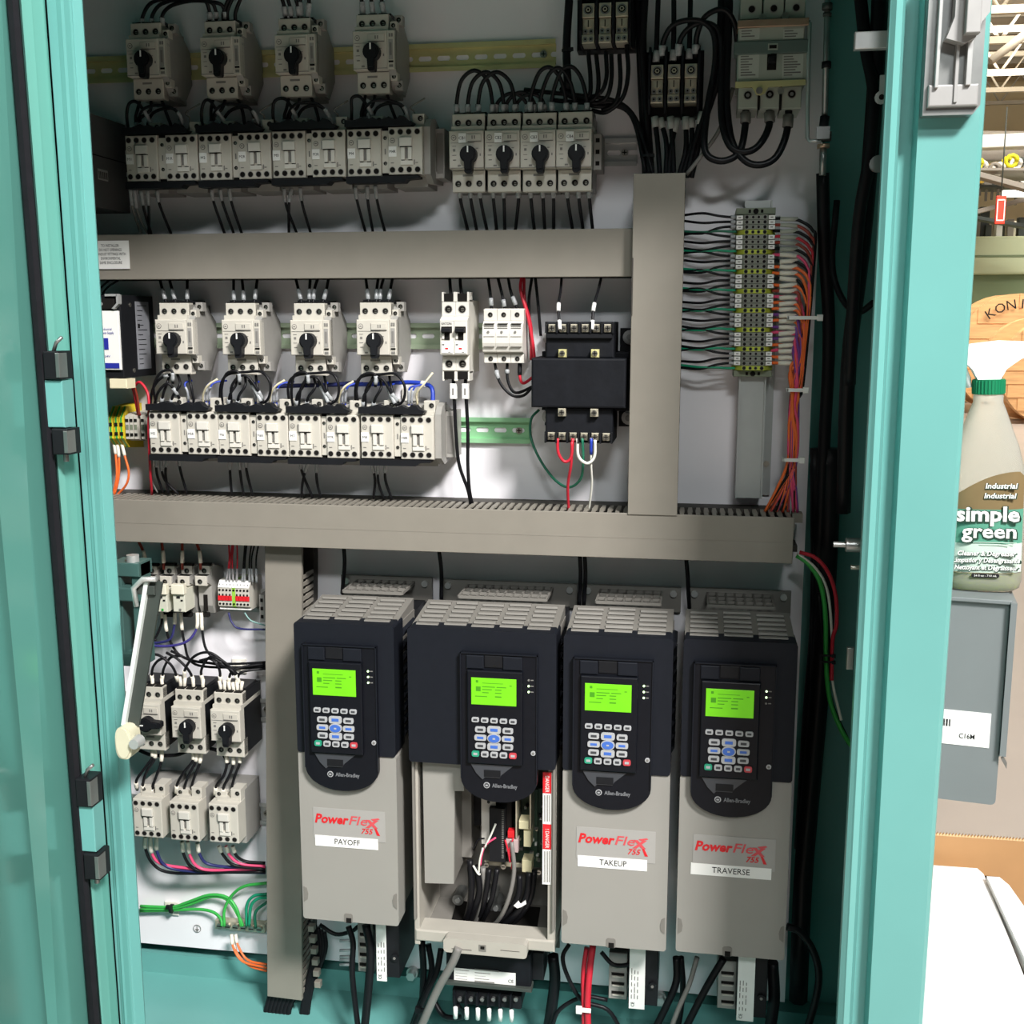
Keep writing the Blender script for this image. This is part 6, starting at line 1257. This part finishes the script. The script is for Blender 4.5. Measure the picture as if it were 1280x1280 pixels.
poly_at([(1120, 1078), (1222, 1085), (1230, 1092), (1360, 1420), (1080, 1420)], ZW, WTAB, .02, 'left_top')
poly_at([(1231, 1094), (1250, 1096), (1420, 1420), (1372, 1420)], ZW-.005, BLK, .02, 'black_edge', 'black edge strip')
poly_at([(1234, 1095), (1250, 1096), (1262, 1106), (1420, 1330), (1420, 1420), (1385, 1420)], ZW+.01, WTAB, .02, 'right_top')
q = PZ(1200, 1200, ZW); part('bench_leg', MB().box(q.x+.02, q.x+.25, q.y-.2, q.y, 0, ZW-.03, WTAB), wb, k=1)
# ------------------------------------------------------------------ the hall behind at right
def reel(px, py, dist_y, R, label, txt=None, rot=0, dark=False):
    p = P(px, py, dist_y*1000); t = thing('cable_reel', label, 'reel', (p.x, p.y, R), 'large wooden cable reels', rot=(0, 0, rot))
    for s in (-1, 1):
        k = MB(); yb = s*.45; k.cyl(0, yb-.085, yb+.06, 0, R, WOOD, 40); fl = part('flange', k, t, k=1)
        if s < 0:
            for i in range(8):
                z = -R+R*2*(i+.5)/8; h_ = math.sqrt(max(0, R*R-(abs(z)+R/8)**2))*.97+.02; part('plank', MB().box(-h_, h_, yb-.1, yb-.08, z-R/8+.008, z+R/8-.008, WOOD), fl, k=1)
            for a_ in (0, 1.57, 3.14, 4.71): part('bolt', MB().cyl(.25*R*math.cos(a_), yb-.12, yb-.1, .25*R*math.sin(a_), .04, DARK, 8), fl, k=1)
            part('hub_hole', MB().cyl(0, yb-.11, yb-.1, 0, .09, DARK, 14), fl, k=1)
    k = MB(); k.cyl(0, -.4, .4, 0, R*.5, BLK if dark else WOOD, 24); part('drum', k, t, k=1)
    if txt:
        n = len(txt)
        for i, ch in enumerate(txt):
            a_ = math.radians(126-i*62/(n-1)); o = text(ch, 225*R, R*.82*1000*math.cos(a_), -600, R*.82*1000*math.sin(a_), INK, t, rot=(math.pi/2, 0, 0)); o.rotation_euler = (math.pi/2, -(a_-math.pi/2), 0)
    return t
reel(1262, 420, 19.2, 1.0, 'large wooden cable reel lettered KONIT, partly behind another reel', 'KONITE', 0)
reel(1303, 450, 17.2, .80, 'nearer wooden cable reel at right photo edge with board grain', None, .1)
reel(1196, 440, 22.1, .85, 'cable reel with black cable, mostly behind the cabinet post', None, .5, True)
GM = mat('pale_green_machine', (206, 218, 178), .5, var=.04, scale=1); GM2 = mat('olive_green_machine', (124, 142, 104), .55, var=.05, scale=1)
p = P(1250, 340, 24000); gm = thing('green_machine', 'long pale green factory machine behind the wooden reels', 'machine', (p.x, p.y, 0))
zt_, zm_ = P(1250, 299, 24000).z, P(1250, 345, 24000).z
part('upper_housing', MB().box(-4, 6, -1, 1, zm_, zt_, GM, .05), gm, k=1); part('lower_base', MB().box(-3.9, 6, -.8, 1, 0, zm_, GM2), gm, k=1, label='olive lower base')
part('housing_joint', MB().box(-4, 6, -1.02, -1, P(1250, 323, 24000).z-.02, P(1250, 323, 24000).z+.02, GM2), gm, k=1)
def hb(nm, lb, cat, px0, py0, px1, py1, y, m, dy=.3, rotdeg=0, group=None):
    """beam or bar between two photo points at depth y metres"""
    a_, b_ = P(px0, py0, y*1000), P(px1, py1, y*1000); L_ = (b_-a_).length; t = thing(nm, lb, cat, (a_.x, a_.y, a_.z), group)
    th = (P(0, 100, y*1000).z-P(0, 101, y*1000).z)*rotdeg if rotdeg else .15
    k = MB(); k.box(0, L_, 0, dy, -th/2, th/2, m, th*.1); part('bar', k, t, k=1, rot=(0, -math.atan2(b_.z-a_.z, b_.x-a_.x), 0)); return t
BM = BEAM; GB = mat('grey_steel_beam', (140, 134, 124), .6, var=.06); WF = mat('white_duct_pipe', (246, 244, 238), .4, var=.02)
hb('white_pipe', 'long bright white pipe running under the hall roof', 'pipe', 1180, 178, 1330, 172, 22, WF, .4, 15)
hb('steel_beam', 'dark steel beam just above the white pipe', 'beam', 1180, 165, 1330, 166, 22.6, GB, .3, 4, 'roof beams of the hall')
hb('steel_beam', 'grey beam below the white pipe, above the hose bundle', 'beam', 1180, 191, 1330, 192, 23, mat('mid_beam_grey', (168, 160, 150), .6), .3, 17, 'roof beams of the hall')
hb('steel_brace', 'grey diagonal brace crossing below the hose bundle', 'beam', 1190, 208, 1330, 246, 20, GB, .3, 6, 'roof beams of the hall')
hb('steel_brace', 'dark inclined conveyor rail below the red sign', 'beam', 1190, 272, 1330, 236, 20.5, GB, .3, 5, 'roof beams of the hall')
hb('steel_brace', 'dark inclined rail behind the green machine top', 'beam', 1190, 266, 1330, 290, 21.5, SDARK, .3, 4, 'roof beams of the hall')
hb('white_lamp_tube', 'short white lamp tube right of the red sign', 'lamp', 1254, 241, 1340, 240, 21, mat('lit_tube', (255, 252, 240), .4, emit=1.6, var=0), .2, 7)
hb('white_panel_strip', 'white strip along the top of green machine', 'panel', 1180, 288, 1340, 286, 25.5, WF, .3, 20)
p = P(1231, 275, 23400); t = thing('steel_column', 'dark short column standing on the green machine', 'column', (p.x, p.y, zt_)); zc = P(1231, 258, 23400).z; part('column_body', MB().box(-.09, .09, 0, .25, 0, zc-zt_, SDARK), t, k=1)
p = P(1250, 263, 19500); t = thing('red_sign', 'red vertical sign hanging above the green machine', 'sign', (p.x, p.y, p.z)); k = MB(); k.box(-.07, .09, 0, .05, -.22, .25, mat('bright_red_sign', (226, 66, 46), .5), .01); sg = part('sign_board', k, t, k=1)
k = MB(); k.box(-.05, .07, -.01, 0, .17, .19, WHITE); k.box(-.05, .07, -.01, 0, -.17, -.15, WHITE); k.box(-.055, -.04, -.01, 0, -.17, .19, WHITE); k.box(.06, .075, -.01, 0, -.17, .19, WHITE); part('sign_border', k, sg, k=1, kind='stuff'); k = MB(); k.tube([(0, 0, .25), (0, 0, 1.7)], .012, SDARK, 6); part('hanger', k, t, k=1)
cols_ = [mat('hose_yellow', (230, 222, 40), .5), WF, SDARK, mat('hose_ochre', (196, 160, 50), .5), GB, WF, SDARK, mat('hose_yellow', (230, 222, 40), .5)]
for i in range(14):
    m = cols_[i % 8]; px = 1222+i*5.4; py = 206+random.uniform(-6, 7); p = P(px, py, 20700+(i % 4)*380); t = thing('hose_coil', f'coiled hose or lamp in the hall roof bundle, {ORD[i]} from left', 'hose', p, 'coiled hoses under the hall roof')
    R_ = random.uniform(.06, .1); k = MB(); k.tube([(R_*math.cos(a_*.7), (.008)*a_, R_*math.sin(a_*.7)) for a_ in range(12)], .035, m, 6); part('coil', k, t, k=1)
for i in range(9):
    px = 1226+i*7.5; p = P(px, 228+random.uniform(-6, 8), 22400+(i % 3)*180); t = thing('pipe_fitting', f'pipe fitting above the green machine, {ORD[i]} from left', 'pipe', p, 'pipe fittings behind the red sign')
    k = MB(); k.cyl(0, -.06, .06, 0, random.uniform(.06, .1), [mat('hose_ochre', (196, 160, 50), .5), GB, SDARK, WF][i % 4], 12); k.box(-.02, .02, 0, .05, -.3, .3, GB); part('fitting_body', k, t, k=1)
for i in range(10):
    px = 1222+i*7; p = P(px, 280+random.uniform(-7, 7), 23300+(i % 2)*500); t = thing('machine_fitting', f'small grey or white fitting on top of green machine, {ORD[i]} from left', 'fitting', p, 'fittings on the green machine')
    k = MB(); k.box(-.06, .06, 0, .2, min(-.05, zt_-p.z), random.uniform(.02, .12), [GB, WF, SDARK][i % 3], .01); part('fitting_body', k, t, k=1)
hb('hose_rack', 'grey rack bar carrying the coiled hoses', 'rack', 1190, 211, 1330, 211, 20.55, GB, 1.5, 3)
hb('pipe_rack', 'dark rack bar carrying the pipe fittings', 'rack', 1190, 232, 1330, 232, 22.2, SDARK, .8, 3)
# roof trusses
for j, (y, py) in enumerate(((18, 12), (21, 50), (26, 90), (32, 112), (40, 128))):
    z = P(1250, py, y*1000).z; x_ = P(1250, py, y*1000).x
    t = thing('roof_truss', ['nearest roof truss, at the top right photo corner', 'second nearest roof truss at upper right', 'third roof truss from the front at upper right', 'fourth roof truss, lower and farther away', 'farthest roof truss above the yellowish wall light'][j], 'truss', (x_, y, z), 'roof trusses of the hall')
    part('bottom_chord', MB().box(-6, 7, -.06, .06, -.06, .06, BEAM), t, k=1); part('top_chord', MB().box(-6, 7, -.06, .06, .85, .97, BEAM), t, k=1)
    k = MB(); x = -6
    while x < 7: k.tube([(x, 0, 0), (x+.6, 0, .9), (x+1.2, 0, 0)], .035, BEAM, 5); x += 1.2
    part('web_bars', k, t, k=1, kind='stuff')
t = thing('roof_brace', 'pale diagonal brace in upper right hall roof', 'beam', P(1238, 76, 17000)); k = MB(); a_ = P(1238, 78, 17000); b_ = P(1310, 22, 17000); k.tube([Vector((0, 0, 0)), b_-a_], .07, BEAM, 6); part('brace_bar', k, t, k=1)
